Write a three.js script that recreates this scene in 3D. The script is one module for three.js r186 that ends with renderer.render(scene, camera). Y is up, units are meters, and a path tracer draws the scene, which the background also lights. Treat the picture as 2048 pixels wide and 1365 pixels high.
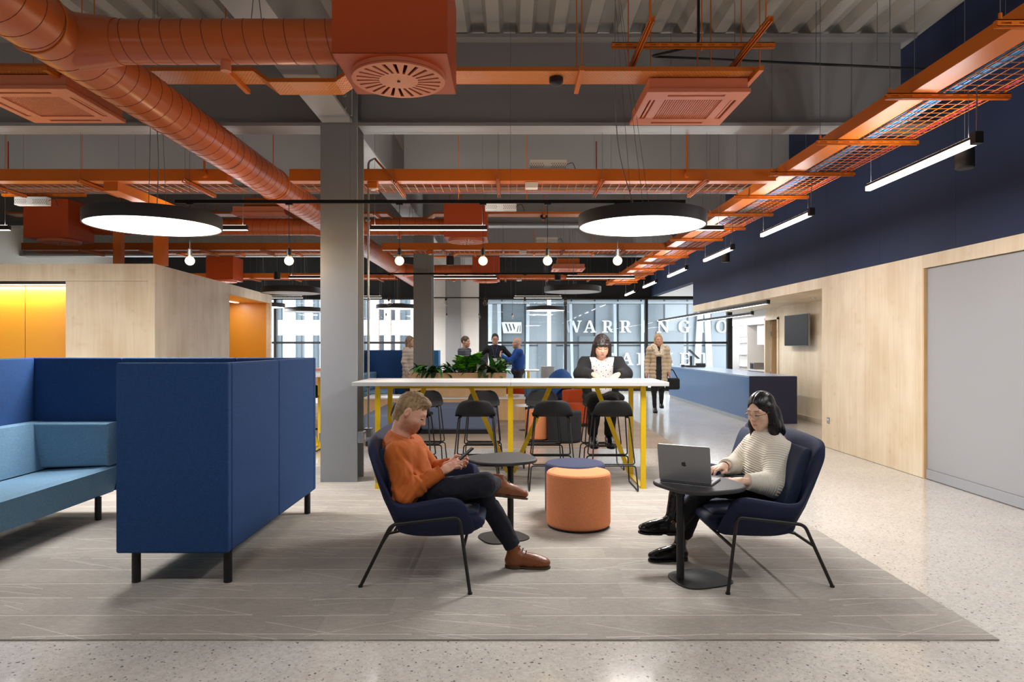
import * as THREE from 'three';
import { RoundedBoxGeometry } from 'three/addons/geometries/RoundedBoxGeometry.js';
import { mergeGeometries } from 'three/addons/utils/BufferGeometryUtils.js';
import { RectAreaLightUniformsLib } from 'three/addons/lights/RectAreaLightUniformsLib.js';
import { FontLoader } from 'three/addons/loaders/FontLoader.js';
import { TextGeometry } from 'three/addons/geometries/TextGeometry.js';

// ---------------------------------------------------------------- camera, sky, exposure
const scene = new THREE.Scene();
const camera = new THREE.PerspectiveCamera(53.13, 2048 / 1365, 0.05, 400);
camera.position.set(0, 1.48, 0);
camera.lookAt(0, 1.48, -10);
camera.setViewOffset(2048, 1365, 3, -9.5, 2048, 1365);
camera.updateProjectionMatrix();
const renderer = new THREE.WebGLRenderer({ antialias: true });
renderer.toneMapping = THREE.LinearToneMapping;
renderer.toneMappingExposure = 1.36;
renderer.shadowMap.enabled = true;
renderer.shadowMap.type = THREE.PCFSoftShadowMap;
RectAreaLightUniformsLib.init();
scene.background = new THREE.Color(0.93, 0.965, 1.0);      // flat overcast sky outside the windows
scene.backgroundIntensity = 5.2;

const DISC_POWER = 41, LINEAR_POWER = 80, UPLIGHT_POWER = 50, STRIP_POWER = 22, BULB_POWER = 0.5;
const lampWhite = new THREE.Color(1.0, 0.99, 0.985);
function areaLight(x, y, d, w, h, power, color = lampWhite, towards = [0, -1, 0], upX = false) {
  const l = new THREE.RectAreaLight(color, power, w, h);
  l.position.set(x, y, -d);
  if (upX) l.up.set(1, 0, 0); else l.up.set(0, 0, -1);
  l.lookAt(x + towards[0], y + towards[1], -d + towards[2]);
  scene.add(l);
  return l;
}

// ---------------------------------------------------------------- small helpers
let seed = 1234567;
const rnd = () => { seed = (seed * 1664525 + 1013904223) >>> 0; return seed / 4294967296; };
const rr = (a, b) => a + (b - a) * rnd();
const reseed = (n) => { seed = n >>> 0; };
const used = new Map();
function numbered(name) {
  const n = used.get(name) || 0; used.set(name, n + 1);
  return n ? name + '_' + String(n).padStart(3, '0') : name;
}
const v3 = (x, y, d) => new THREE.Vector3(x, y, -d);         // d: metres in front of the camera
function metreUV(g) {
  const p = g.attributes.position, n = p.count, uv = new Float32Array(n * 2);
  for (let i = 0; i < n; i += 3) {
    const ax = p.getX(i), ay = p.getY(i), az = p.getZ(i);
    const ux = p.getX(i + 1) - ax, uy = p.getY(i + 1) - ay, uz = p.getZ(i + 1) - az, wx = p.getX(i + 2) - ax, wy = p.getY(i + 2) - ay, wz = p.getZ(i + 2) - az;
    const nx = Math.abs(uy * wz - uz * wy), ny = Math.abs(uz * wx - ux * wz), nz = Math.abs(ux * wy - uy * wx);
    for (let k = i; k < i + 3; k++) {
      const x = p.getX(k), y = p.getY(k), z = p.getZ(k);
      if (ny >= nx && ny >= nz) { uv[2 * k] = x; uv[2 * k + 1] = z; }
      else if (nx >= nz) { uv[2 * k] = z; uv[2 * k + 1] = y; }
      else { uv[2 * k] = x; uv[2 * k + 1] = y; }
    }
  }
  g.setAttribute('uv', new THREE.BufferAttribute(uv, 2));
  return g;
}
function join(list, keepColor = false) {
  if (!Array.isArray(list)) list = [list];
  const gs = list.flat(9).map((g0) => {
    const g = g0.index ? g0.toNonIndexed() : g0.clone();
    for (const k of Object.keys(g.attributes)) if (k !== 'position' && k !== 'normal' && !(keepColor && k === 'color')) g.deleteAttribute(k);
    g.morphAttributes = {}; g.clearGroups();
    if (!g.attributes.normal) g.computeVertexNormals();
    return g;
  });
  return metreUV(gs.length === 1 ? gs[0] : mergeGeometries(gs, false));
}
const shade = (m) => { m.castShadow = true; m.receiveShadow = true; return m; };
function mesh(name, geos, mat, parent, keepColor = false) {
  const m = shade(new THREE.Mesh(join(geos, keepColor), mat));
  m.name = parent && parent !== scene ? name : numbered(name);
  (parent || scene).add(m);
  return m;
}
function part(name, geos, mat, parent, label) {
  const m = mesh(name, geos, mat, parent);
  if (label) m.userData.label = label;
  return m;
}
function tag(o, label, category, group) { o.userData.label = label; o.userData.category = category; if (group) o.userData.group = group; return o; }
function thing(name, label, category, [x, y, d] = [0, 0, 0], turn = 0, group) {
  const o = new THREE.Group(); o.name = numbered(name); scene.add(o);
  o.position.set(x, y, -d); o.rotation.y = turn;
  return tag(o, label, category, group);
}
function single(name, label, category, geos, mat, group) { return tag(mesh(name, geos, mat), label, category, group); }
function dup(src, label, [x, y, d], turn = src.rotation.y, group = src.userData.group) {
  const o = src.clone(); o.userData = { ...src.userData }; o.name = numbered(src.name.replace(/_\d{3}$/, '')); scene.add(o);
  o.position.set(x, y, -d); o.rotation.y = turn;
  return tag(o, label, src.userData.category, group);
}
function structure(name, geos, mat) { const m = mesh(name, geos, mat); m.userData.kind = 'structure'; return m; }
function structGroup(name) { const g = new THREE.Group(); g.name = numbered(name); g.userData.kind = 'structure'; scene.add(g); return g; }

const deckY = (x) => { const u = (((x + 13.2) % 0.35) + 0.35) % 0.35; return u < 0.13 ? 4.875 : u < 0.175 ? 4.87 + (u - 0.13) / 0.045 * 0.11 + 0.005 : u < 0.305 ? 4.985 : 4.87 + (0.35 - u) / 0.045 * 0.11 + 0.005; };   // underside of the roof deck
// geometry makers (x, y and depth d; box spans)
function bx(x0, x1, y0, y1, d0, d1, r = 0) {
  const w = Math.abs(x1 - x0), h = Math.abs(y1 - y0), d = Math.abs(d1 - d0);
  const g = r > 0 ? new RoundedBoxGeometry(w, h, d, 3, Math.min(r, w / 2.01, h / 2.01, d / 2.01)) : new THREE.BoxGeometry(w, h, d);
  g.translate((x0 + x1) / 2, (y0 + y1) / 2, -(d0 + d1) / 2);
  return g;
}
const UPV = new THREE.Vector3(0, 1, 0);
function rod(a, b, r, r2 = r, seg = 10) {                    // a, b: [x, y, d]
  const A = v3(...a), Bv = v3(...b), dir = Bv.clone().sub(A), L = dir.length();
  const g = new THREE.CylinderGeometry(r2, r, L, seg, 1);
  g.applyQuaternion(new THREE.Quaternion().setFromUnitVectors(UPV, dir.normalize()));
  g.translate((A.x + Bv.x) / 2, (A.y + Bv.y) / 2, (A.z + Bv.z) / 2);
  return g;
}
function bent(pts, r, bend = 0.04, seg = 10, closed = false) {  // tube through points with rounded corners
  const P = pts.map((p) => v3(...p)), path = new THREE.CurvePath();
  let from = P[0];
  for (let i = 1; i < P.length - 1; i++) {
    const a = P[i].clone().sub(P[i - 1]), b = P[i + 1].clone().sub(P[i]);
    const k = Math.min(bend, a.length() * 0.49, b.length() * 0.49);
    const s = P[i].clone().addScaledVector(a.normalize(), -k), e = P[i].clone().addScaledVector(b.normalize(), k);
    path.add(new THREE.LineCurve3(from, s)); path.add(new THREE.QuadraticBezierCurve3(s, P[i], e)); from = e;
  }
  path.add(new THREE.LineCurve3(from, P[P.length - 1]));
  // sample: few points on straights, more in bends
  const S = [];
  path.curves.forEach((c, i) => { const n = c.isLineCurve3 ? 1 : 6; for (let k = 0; k < n; k++) S.push(c.getPoint(k / n)); });
  S.push(P[P.length - 1]);
  return sweep(S, r, seg);
}
function sweep(S, r, seg = 8) {                               // tube along sampled points (Vector3), parallel frames
  const pos = [], nor = [], idx = [];
  let t0 = S[1].clone().sub(S[0]).normalize(), n = Math.abs(t0.y) < 0.9 ? new THREE.Vector3(0, 1, 0) : new THREE.Vector3(1, 0, 0);
  n.addScaledVector(t0, -n.dot(t0)).normalize();
  for (let i = 0; i < S.length; i++) {
    const t = S[Math.min(i + 1, S.length - 1)].clone().sub(S[Math.max(i - 1, 0)]).normalize();
    n.addScaledVector(t, -n.dot(t)).normalize();
    const b = new THREE.Vector3().crossVectors(t, n);
    const R = typeof r === 'function' ? r(i / (S.length - 1)) : r;
    for (let k = 0; k < seg; k++) {
      const a = (k / seg) * Math.PI * 2, c = Math.cos(a), s = Math.sin(a);
      const q = n.clone().multiplyScalar(c).addScaledVector(b, s);
      pos.push(S[i].x + q.x * R, S[i].y + q.y * R, S[i].z + q.z * R); nor.push(q.x, q.y, q.z);
    }
  }
  for (let i = 0; i + 1 < S.length; i++) for (let k = 0; k < seg; k++) {
    const a = i * seg + k, b = i * seg + (k + 1) % seg, c = a + seg, d = b + seg;
    idx.push(a, b, c, b, d, c);
  }
  for (const [base, flip] of [[0, 1], [(S.length - 1) * seg, 0]]) for (let k = 1; k + 1 < seg; k++) flip ? idx.push(base, base + k + 1, base + k) : idx.push(base, base + k, base + k + 1);
  const g = new THREE.BufferGeometry();
  g.setAttribute('position', new THREE.Float32BufferAttribute(pos, 3)); g.setAttribute('normal', new THREE.Float32BufferAttribute(nor, 3)); g.setIndex(idx);
  return g;
}
function disc(x, y, d, r, h, seg = 48, bevel = 0) {           // upright cylinder standing at y
  if (!bevel) { const g = new THREE.CylinderGeometry(r, r, h, seg); g.translate(x, y + h / 2, -d); return g; }
  const pts = [[0, 0], [r - bevel, 0], [r - bevel * 0.3, bevel * 0.3], [r, bevel], [r, h - bevel], [r - bevel * 0.3, h - bevel * 0.3], [r - bevel, h], [0, h]].map((p) => new THREE.Vector2(...p));
  const g = new THREE.LatheGeometry(pts, seg); g.translate(x, y, -d); return g;
}
function extrude(pts, depth, bevel = 0, seg = 3, curve = 8) { // pts: array of [x, y] or a Shape; along +z from 0
  const s = pts instanceof THREE.Shape ? pts : new THREE.Shape(pts.map((p) => new THREE.Vector2(...p)));
  return new THREE.ExtrudeGeometry(s, { depth, bevelEnabled: bevel > 0, bevelSize: bevel, bevelThickness: bevel, bevelSegments: seg, curveSegments: curve, bevelOffset: -bevel });
}
// plan shape (x, d) extruded upwards from y0 to y1
function slabXZ(shape, y0, y1, bevel = 0, curve = 12) {
  const g = extrude(shape, y1 - y0 - 2 * bevel, bevel, 3, curve);
  g.rotateX(-Math.PI / 2); g.translate(0, y0 + bevel, 0); return g;
}
function roundedShape(x0, x1, y0, y1, r) {
  const s = new THREE.Shape();
  s.moveTo(x0 + r, y0); s.lineTo(x1 - r, y0); s.quadraticCurveTo(x1, y0, x1, y0 + r); s.lineTo(x1, y1 - r); s.quadraticCurveTo(x1, y1, x1 - r, y1);
  s.lineTo(x0 + r, y1); s.quadraticCurveTo(x0, y1, x0, y1 - r); s.lineTo(x0, y0 + r); s.quadraticCurveTo(x0, y0, x0 + r, y0);
  return s;
}

// ---------------------------------------------------------------- noise and textures
function hash2(i, j, s) { let h = (i * 374761393 + j * 668265263 + s * 2147483647) | 0; h = (h ^ (h >>> 13)) * 1274126177 | 0; return ((h ^ (h >>> 16)) >>> 0) / 4294967296; }
function vnoise(x, y, s, px, py) {                            // tileable value noise with periods px, py
  const i = Math.floor(x), j = Math.floor(y), f = x - i, g = y - j, u = f * f * (3 - 2 * f), w = g * g * (3 - 2 * g);
  const m = (a, p) => ((a % p) + p) % p;
  const a = hash2(m(i, px), m(j, py), s), b = hash2(m(i + 1, px), m(j, py), s), c = hash2(m(i, px), m(j + 1, py), s), d = hash2(m(i + 1, px), m(j + 1, py), s);
  return a + (b - a) * u + (c - a) * w + (a - b - c + d) * u * w;
}
function fbm(x, y, s, px, py, oct = 4) { let v = 0, a = 0.5, n = 0; for (let o = 0; o < oct; o++) { v += a * vnoise(x, y, s + o * 17, px, py); n += a; x *= 2; y *= 2; px *= 2; py *= 2; a *= 0.5; } return v / n; }
function hash3(i, j, k) { let h = (i * 374761393 + j * 668265263 + k * 1440662683) | 0; h = Math.imul(h ^ (h >>> 13), 1274126177); return ((h ^ (h >>> 16)) >>> 0) / 4294967296; }
function noise3(x, y, z) {
  const i = Math.floor(x), j = Math.floor(y), k = Math.floor(z), f = x - i, g = y - j, h = z - k, u = f * f * (3 - 2 * f), v = g * g * (3 - 2 * g), w = h * h * (3 - 2 * h);
  const L = (a, b, t) => a + (b - a) * t;
  const q = (kk) => L(L(hash3(i, j, kk), hash3(i + 1, j, kk), u), L(hash3(i, j + 1, kk), hash3(i + 1, j + 1, kk), u), v);
  return L(q(k), q(k + 1), w) * 2 - 1;
}
function dataTex(n, metres, fn, srgb = true, ny = n, metresY = metres) {
  const d = new Uint8Array(n * ny * 4);
  for (let y = 0; y < ny; y++) for (let x = 0; x < n; x++) {
    const c = fn(x / n, y / ny, x, y), o = (y * n + x) * 4;
    d[o] = c[0]; d[o + 1] = c[1]; d[o + 2] = c[2]; d[o + 3] = 255;
  }
  return finishTex(new THREE.DataTexture(d, n, ny, THREE.RGBAFormat), metres, srgb, metresY);
}
function finishTex(t, metres, srgb, metresY = metres) {
  t.wrapS = t.wrapT = THREE.RepeatWrapping; t.magFilter = THREE.LinearFilter; t.minFilter = THREE.LinearMipmapLinearFilter; t.generateMipmaps = true;
  t.repeat.set(1 / metres, 1 / metresY); if (srgb) t.colorSpace = THREE.SRGBColorSpace; t.needsUpdate = true; return t;
}
function canvasTex(w, h, mx, my, draw, srgb = true) {
  const c = document.createElement('canvas'); c.width = w; c.height = h; draw(c.getContext('2d'), w, h);
  return finishTex(new THREE.CanvasTexture(c), mx, srgb, my);
}
const mixc = (a, b, t) => [a[0] + (b[0] - a[0]) * t, a[1] + (b[1] - a[1]) * t, a[2] + (b[2] - a[2]) * t];

const terrazzoTex = (() => {
  const n = 1536, metres = 2.4, base = new Float32Array(n * n * 3);
  for (let y = 0; y < n; y++) for (let x = 0; x < n; x++) {
    const m = fbm(x / n * 5, y / n * 5, 3, 5, 5, 5), f = fbm(x / n * 160, y / n * 160, 9, 160, 160, 2);
    const c = mixc([188, 182, 174], [217, 212, 204], 0.25 + 0.5 * m + (f - 0.5) * 0.9), o = (y * n + x) * 3;
    base[o] = c[0]; base[o + 1] = c[1]; base[o + 2] = c[2];
  }
  reseed(77);
  const kinds = [[92, 84, 78], [120, 112, 104], [214, 208, 200], [136, 118, 100], [70, 66, 64], [222, 216, 208]];
  for (let i = 0; i < 17000; i++) {
    const cx = rnd() * n, cy = rnd() * n, big = rnd() < 0.13, rx = big ? rr(2.4, 4.6) : rr(0.7, 2.0), ry = rx * rr(0.5, 1), a = rnd() * 3.14, col = kinds[(rnd() * 6) | 0], al = rr(0.35, 0.85);
    const ca = Math.cos(a), sa = Math.sin(a), R = Math.ceil(rx) + 1;
    for (let dy = -R; dy <= R; dy++) for (let dx = -R; dx <= R; dx++) {
      const u = (dx * ca + dy * sa) / rx, w = (-dx * sa + dy * ca) / ry, q = u * u + w * w;
      if (q > 1) continue;
      const X = ((cx + dx | 0) + n) % n, Y = ((cy + dy | 0) + n) % n, o = (Y * n + X) * 3;
      for (let k = 0; k < 3; k++) base[o + k] += (col[k] - base[o + k]) * al;
    }
  }
  return dataTex(n, metres, (u, w, x, y) => { const o = (y * n + x) * 3; return [base[o], base[o + 1], base[o + 2]]; });
})();
function carpetTexture(A, Bc, line, s) {
  const n = 1536, metres = 3, img = new Float32Array(n * n);
  reseed(s);
  const L = new Float32Array(n * n);
  const stroke = (x0, y0, x1, y1, w, al) => {
    const len = Math.hypot(x1 - x0, y1 - y0), st = Math.ceil(len);
    for (let i = 0; i <= st; i++) {
      const x = x0 + (x1 - x0) * i / st, y = y0 + (y1 - y0) * i / st;
      for (let k = 0; k < w; k++) { const X = ((Math.round(x) % n) + n) % n, Y = (((Math.round(y) + k) % n) + n) % n; L[Y * n + X] = Math.max(L[Y * n + X], al * (0.6 + 0.4 * hash2(X, Y, 5))); }
    }
  };
  const px = n / metres;
  for (let r = 0; r < 12; r++) {                               // one row of planks each 0.25 m
    const y = r * 0.25 * px;
    let x = rr(0, 1) * px; const end = x + n * 0.97;
    while (x < end) { const l = rr(0.5, 1.6) * px; stroke(x, y + rr(0, 0.06) * px, Math.min(x + l, end), y + rr(0, 0.06) * px * 0 + 8, 4, 0.75); x += l + rr(0, 0.3) * px; }
    for (let k = 0; k < 7; k++) {
      const a = rr(0.16, 0.5) * (rnd() < 0.75 ? 1 : -1), l = rr(0.18, 0.62) * px, X = rnd() * n, Y = y + rr(0.02, 0.23) * px;
      stroke(X, Y, X + l * Math.cos(a), Y + l * Math.sin(a) * 0.9, 3, 0.6);
    }
  }
  return dataTex(n, metres, (u, w, x, y) => {
    const row = Math.floor(w * 12), col = Math.floor(u * 3 + (row % 3) / 3), tone = hash2(col % 3, row, s) - 0.5;
    const st = vnoise(u * 90, w * 700, 11 + s, 90, 700) - 0.5, g = hash2(x, y, 7) - 0.5, b = fbm(u * 9, w * 9, 23, 9, 9, 3) - 0.5;
    return mixc(mixc(A, Bc, Math.min(1, Math.max(0, 0.5 + tone * 0.35 + st * 0.55 + g * 0.75 + b * 0.5))), line, Math.min(1, L[y * n + x] * 1.1));
  });
}
function plyTexture(A, Bc, s) {
  return dataTex(1024, 2.6, (u, w) => {
    const warp = fbm(u * 6, w * 3, s, 6, 3, 3) * 0.9;
    const grain = fbm(u * 120 + warp * 3, w * 5, s + 3, 120, 5, 3), band = fbm(u * 14 + warp, w * 2, s + 5, 14, 2, 3), blot = fbm(u * 5, w * 6, s + 9, 5, 6, 5), fl = Math.pow(fbm(u * 22, w * 26, s + 31, 22, 26, 2), 6);
    return mixc(A, Bc, Math.min(1, Math.max(0, 0.5 + (grain - 0.5) * 0.5 + (band - 0.5) * 0.75 + (blot - 0.5) * 0.8 - fl * 0.5)));
  });
}
function weaveTexture(A, Bc, s, metres = 0.36, cross = 0.5) {
  return dataTex(512, metres, (u, w, x, y) => {
    const h = vnoise(u * 40, w * 170, s, 40, 170), k = vnoise(u * 170, w * 40, s + 2, 170, 40), g = hash2(x, y, s);
    return mixc(A, Bc, Math.min(1, Math.max(0, 0.5 + (h - 0.5) * 1.1 + (k - 0.5) * cross + (g - 0.5) * 0.35)));
  });
}
const weaveBump = dataTex(256, 0.06, (u, w, x, y) => { const a = Math.sin(x * Math.PI / 4) * Math.sin(y * Math.PI / 4) * 60 + 128 + (hash2(x, y, 3) - 0.5) * 90; return [a, a, a]; }, false);
const feltBump = dataTex(256, 0.12, (u, w, x, y) => { const a = 128 + (fbm(u * 60, w * 60, 4, 60, 60, 3) - 0.5) * 220; return [a, a, a]; }, false);

// ---------------------------------------------------------------- materials
function mat(color, roughness = 0.6, o = {}) {
  const C = o.physical ? THREE.MeshPhysicalMaterial : THREE.MeshStandardMaterial; delete o.physical;
  return new C({ color, roughness, ...o });
}
const M = {
  terrazzo: mat(0xffffff, 0.13, { map: terrazzoTex }),
  carpet: mat(0xffffff, 0.95, { map: carpetTexture([148, 142, 134], [180, 174, 165], [226, 220, 210], 41) }),
  carpetWarm: mat(0xffffff, 0.9, { map: carpetTexture([150, 132, 114], [182, 163, 143], [190, 174, 156], 57) }),
  ply: mat(0xffffff, 0.5, { map: plyTexture([216, 194, 160], [240, 226, 200], 5) }),
  plyWarm: mat(0xffffff, 0.5, { map: plyTexture([200, 160, 112], [228, 194, 148], 45) }),
  navy: mat(0x1a294c, 0.75, { bumpMap: feltBump, bumpScale: 0.0006 }),
  counterNavySheen: mat(0x3b6596, 0.32), counterTop: mat(0x8fa3bd, 0.25),  // counter front: navy lightened, the window reflection is put into its colour
  counterNavy: mat(0x1a2140, 0.5),
  greyPanel: mat(0xa6a8ab, 0.55), greySkirt: mat(0xa4a7ac, 0.45),
  steel: mat(0x979695, 0.42), deck: mat(0xaaa69f, 0.4), steelColumn: mat(0x8a8c8e, 0.5),
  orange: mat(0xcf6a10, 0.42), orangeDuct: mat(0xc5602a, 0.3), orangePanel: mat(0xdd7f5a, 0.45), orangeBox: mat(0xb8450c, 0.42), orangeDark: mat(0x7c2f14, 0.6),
  black: mat(0x151617, 0.5), blackMatt: mat(0x101112, 0.8), blackMetal: mat(0x1b1a19, 0.45), charcoal: mat(0x2e2f31, 0.55),
  white: mat(0xe8e6e2, 0.6), whiteGloss: mat(0xe9e9e7, 0.3), blockWhite: mat(0xd6d5d2, 0.8), grey: mat(0x8a8a8a, 0.6),
  galv: mat(0xa9abad, 0.35, { metalness: 0.8 }), wire: mat(0x777879, 0.4, { metalness: 0.5 }), brass: mat(0xb08a4a, 0.35, { metalness: 0.8 }),
  yellow: mat(0xe0b90c, 0.4), tabletop: mat(0xbdbdbc, 0.4),
  mustard: mat(0xd9930f, 0.4, { physical: true, clearcoat: 1, clearcoatRoughness: 0.38 }), red: mat(0xb0272b, 0.5), cableBlue: mat(0x4f8fc4, 0.5), cableGrey: mat(0x9ba3aa, 0.5),
  sofaBlue: mat(0xffffff, 0.85, { map: weaveTexture([13, 56, 104], [22, 72, 128], 71, 0.3, 0.3), bumpMap: weaveBump, bumpScale: 0.0005 }),
  sofaLight: mat(0xffffff, 0.85, { map: weaveTexture([94, 132, 160], [116, 154, 180], 75, 0.3, 0.3), bumpMap: weaveBump, bumpScale: 0.0005 }),
  chairNavy: mat(0xffffff, 0.8, { map: weaveTexture([11, 21, 54], [20, 33, 70], 81, 0.2, 1.0), bumpMap: feltBump, bumpScale: 0.0006 }),
  chairPad: mat(0xffffff, 0.8, { map: weaveTexture([20, 32, 56], [30, 46, 74], 83, 0.2, 1.0), bumpMap: feltBump, bumpScale: 0.0006 }),
  poufOrange: mat(0xffffff, 0.9, { map: weaveTexture([212, 126, 78], [232, 150, 102], 85, 0.2, 1.0), bumpMap: feltBump, bumpScale: 0.0008 }),
  poufNavy: mat(0xffffff, 0.9, { map: weaveTexture([34, 40, 66], [56, 62, 92], 87, 0.2, 1.0), bumpMap: feltBump, bumpScale: 0.0008 }),
  poufBlack: mat(0x23242a, 0.9), greyBlue: mat(0x5c677e, 0.9, { bumpMap: feltBump, bumpScale: 0.0008 }), tubBlue: mat(0x54708f, 0.9), tubOrange: mat(0xb5481a, 0.9),
  glass: mat(0xf2f8fa, 0.02, { physical: true, transmission: 1, thickness: 0, ior: 1.45 }),
  leafA: mat(0x3c8426, 0.5), leafB: mat(0x6fbf22, 0.45), leafC: mat(0x1f4a22, 0.5), leafD: mat(0x5d6b42, 0.6), soil: mat(0x2b211a, 0.95),
  lampFace: mat(0xf4f4f2, 0.6, { emissive: 0xfff6ea, emissiveIntensity: 2.6 }), lampOff: mat(0xb9bec6, 0.5),
  linearFace: mat(0xf4f4f2, 0.6, { emissive: 0xfff4e6, emissiveIntensity: 3.2 }), bulbGlow: mat(0xfff0d0, 0.4, { emissive: 0xffd79a, emissiveIntensity: 7 }),
  bulbGlass: mat(0xfff2dc, 0.2, { emissive: 0xffdca8, emissiveIntensity: 1.5 }), bulbClear: mat(0xf4f6f6, 0.03, { physical: true, transmission: 1, thickness: 0, ior: 1.45 }),
  screenBlack: mat(0x060607, 0.45, { physical: true, specularIntensity: 0.35 }), silver: mat(0x8b8c8e, 0.32, { metalness: 0.7 }), laptopGrey: mat(0x929396, 0.36, { metalness: 0.25 }), logoBlack: mat(0x17181a, 0.15),
};
for (const k of ['terrazzo']) M[k].envMapIntensity = 1;

// ================================================================ ROOM SHELL
structure('floor', bx(-13, 8.2, -0.25, 0, -6, 22.6), M.terrazzo);
// carpets inset in the terrazzo
single('carpet', 'grey plank carpet with pale scattered lines under the blue sofas', 'carpet', bx(-12.9, 2.45, 0.0005, 0.008, 3.42, 8.3), M.carpet);
single('carpet', 'brown plank carpet beyond the yellow-legged high table', 'carpet', bx(-5.25, 2.45, 0.0005, 0.008, 9.85, 17.5), M.carpetWarm);

// profiled metal roof deck: trapezoidal ribs running into the depth
{
  const pitch = 0.35, yb = 4.87, h = 0.11, prof = [];
  let x = -13.2;
  while (x < 4.9) { prof.push([x, yb], [x + 0.13, yb], [x + 0.175, yb + h], [x + 0.305, yb + h]); x += pitch; }
  const top = prof.map((p) => [p[0], p[1] + 0.012]).reverse();
  const g = extrude([...prof, ...top], 28.6); g.translate(0, 0, -22.6);
  const c = structGroup('ceiling');
  part('roof_deck', g, M.deck, c);
  part('roof_slab', bx(-13.2, 8.3, 5.05, 5.25, -6.2, 22.9), M.blockWhite, c);
}
// outer walls out of view, closing the room
structure('wall_left', bx(-13.2, -13, 0, 5.05, -6, 22.6), M.white);
structure('wall_behind', bx(-13.2, 8.2, 0, 5.05, -6.2, -6), M.white);

// right wall: grey panel, birch panels, navy felt above
{
  const w = structGroup('wall_right');
  part('backing', bx(4.665, 4.9, 0, 5.05, -6, 9.9), M.blockWhite, w);
  part('grey_panel', bx(4.628, 4.664, 0.115, 2.335, -6, 7.58), M.greyPanel, w, 'large smooth light grey wall panel');
  part('skirting', bx(4.615, 4.664, 0.008, 0.112, -6, 7.58), M.greySkirt, w, 'light grey skirting below the panel');
  part('edge_trim', bx(4.595, 4.664, 0, 2.34, 7.583, 7.61), M.plyWarm, w);
  for (let i = 0; i < 6; i++) part('panel', bx(4.6, 4.664, 2.343, 2.49, -6 + i * 2.27, -6 + i * 2.27 + 2.267), M.ply, w);
  part('panel', bx(4.6, 4.664, 0.004, 2.49, 7.614, 8.842), M.ply, w); part('panel', bx(4.6, 4.664, 0.004, 2.49, 8.846, 10.08), M.ply, w);
  part('return_panel', bx(4.668, 5.85, 0, 2.33, 9.93, 10.08), M.ply, w);
  part('bulkhead_band', bx(4.6, 4.664, 2.33, 2.49, 10.083, 17.2), M.ply, w, 'birch band along the bottom of the navy bulkhead');
  part('soffit', bx(4.668, 5.85, 2.33, 2.36, 10.083, 17.2), M.ply, w, 'birch soffit over the counter');
  part('bulkhead', bx(4.67, 5.85, 2.365, 5.05, 10, 17.2), M.navy, w);
  for (let d = -6; d < 17.1; d += 1.45) part('felt_panel', bx(4.6, 4.664, 2.494, 5.0, d, Math.min(d + 1.447, 17.2)), M.navy, w);
  for (let d = 17.2; d < 22.3; d += 1.74) part('felt_panel', bx(4.6, 4.8, 3.1, 5.0, d + 0.003, Math.min(d + 1.737, 22.4)), M.navy, w);
  // back wall of the counter niche, with an opening for the door
  const seams = [10.083, 11.3, 12.52, 13.74, 14.88];
  for (let i = 0; i < 4; i++) part('panel', bx(5.85, 5.92, 0.1, 2.33, seams[i] + 0.002, seams[i + 1] - 0.002), M.ply, w);
  part('panel', bx(5.85, 5.92, 2.1, 2.33, 14.88, 15.64), M.ply, w);
  part('skirting', bx(5.835, 5.92, 0.002, 0.098, 10.083, 14.88), M.ply, w);
  part('wall_core', [bx(5.93, 6.0, 0, 3.1, 10.08, 14.9), bx(5.93, 6.0, 2.1, 3.1, 14.9, 15.62), bx(5.95, 6.1, 0, 3.1, 18.12, 18.2)], M.blockWhite, w);
  part('cupboard_back', bx(6.75, 6.8, 0, 3.1, 14.2, 18.2), M.plyWarm, w);
  part('wall_core', bx(6.0, 6.75, 0, 3.1, 14.2, 14.25), M.white, w);
  part('side_ceiling', bx(4.8, 8.2, 3.1, 3.2, 17.2, 22.4), M.white, w, 'white ceiling beside the window');
  part('side_wall', bx(8.0, 8.2, 0, 5.05, -6, 22.6), M.white, w);
  part('side_wall', bx(6.8, 8.0, 0, 3.1, 18.05, 18.2), M.white, w);
}
{ // ajar door to the store behind the counter
  const d = structGroup('door_1');
  part('door_frame', [bx(5.82, 5.94, 0, 2.1, 14.86, 14.92), bx(5.82, 5.94, 0, 2.1, 15.6, 15.66), bx(5.82, 5.94, 2.06, 2.12, 14.86, 15.66)], M.ply, d);
  part('door_leaf', bx(5.95, 6.66, 0.01, 2.05, 15.55, 15.595), M.plyWarm, d, 'birch door leaf standing open');
  part('hinge', [bx(5.94, 5.952, 0.3, 0.4, 15.54, 15.6), bx(5.94, 5.952, 1.7, 1.8, 15.54, 15.6)], M.galv, d);
  part('handle', rod([6.55, 1.0, 15.52], [6.44, 1.0, 15.52], 0.01), M.galv, d);
}
// ---- window wall
{
  const w = structGroup('wall_back');
  part('black_bulkhead', bx(-13, 8.1, 3.04, 5.05, 22.35, 22.6), M.blackMatt, w, 'matt black wall above the windows');
  part('pier', [bx(-2.56, -2.1, 0, 4.85, 22.2, 22.6), bx(-1.62, -1.03, 0, 4.85, 22.2, 22.6)], M.blockWhite, w, 'white painted blockwork pier');
  part('pier_column', bx(-2.1, -1.62, 0, 4.85, 22.05, 22.6), M.steelColumn, w, 'grey steel column in the pier');
  part('black_post', bx(-1.03, -0.79, 0, 3.04, 22.3, 22.6), M.blackMatt, w);
  part('sill', bx(-13, 8, 0, 0.05, 22.3, 22.6), M.blackMatt, w);
  // block courses on the pier
  for (let k = 0; k < 10; k++) for (const [a, b] of [[-2.555, -2.105], [-1.615, -1.035]]) part('block', bx(a, b, k * 0.3 + 0.003, k * 0.3 + 0.297, 22.188, 22.2), M.blockWhite, w);
}
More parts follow.
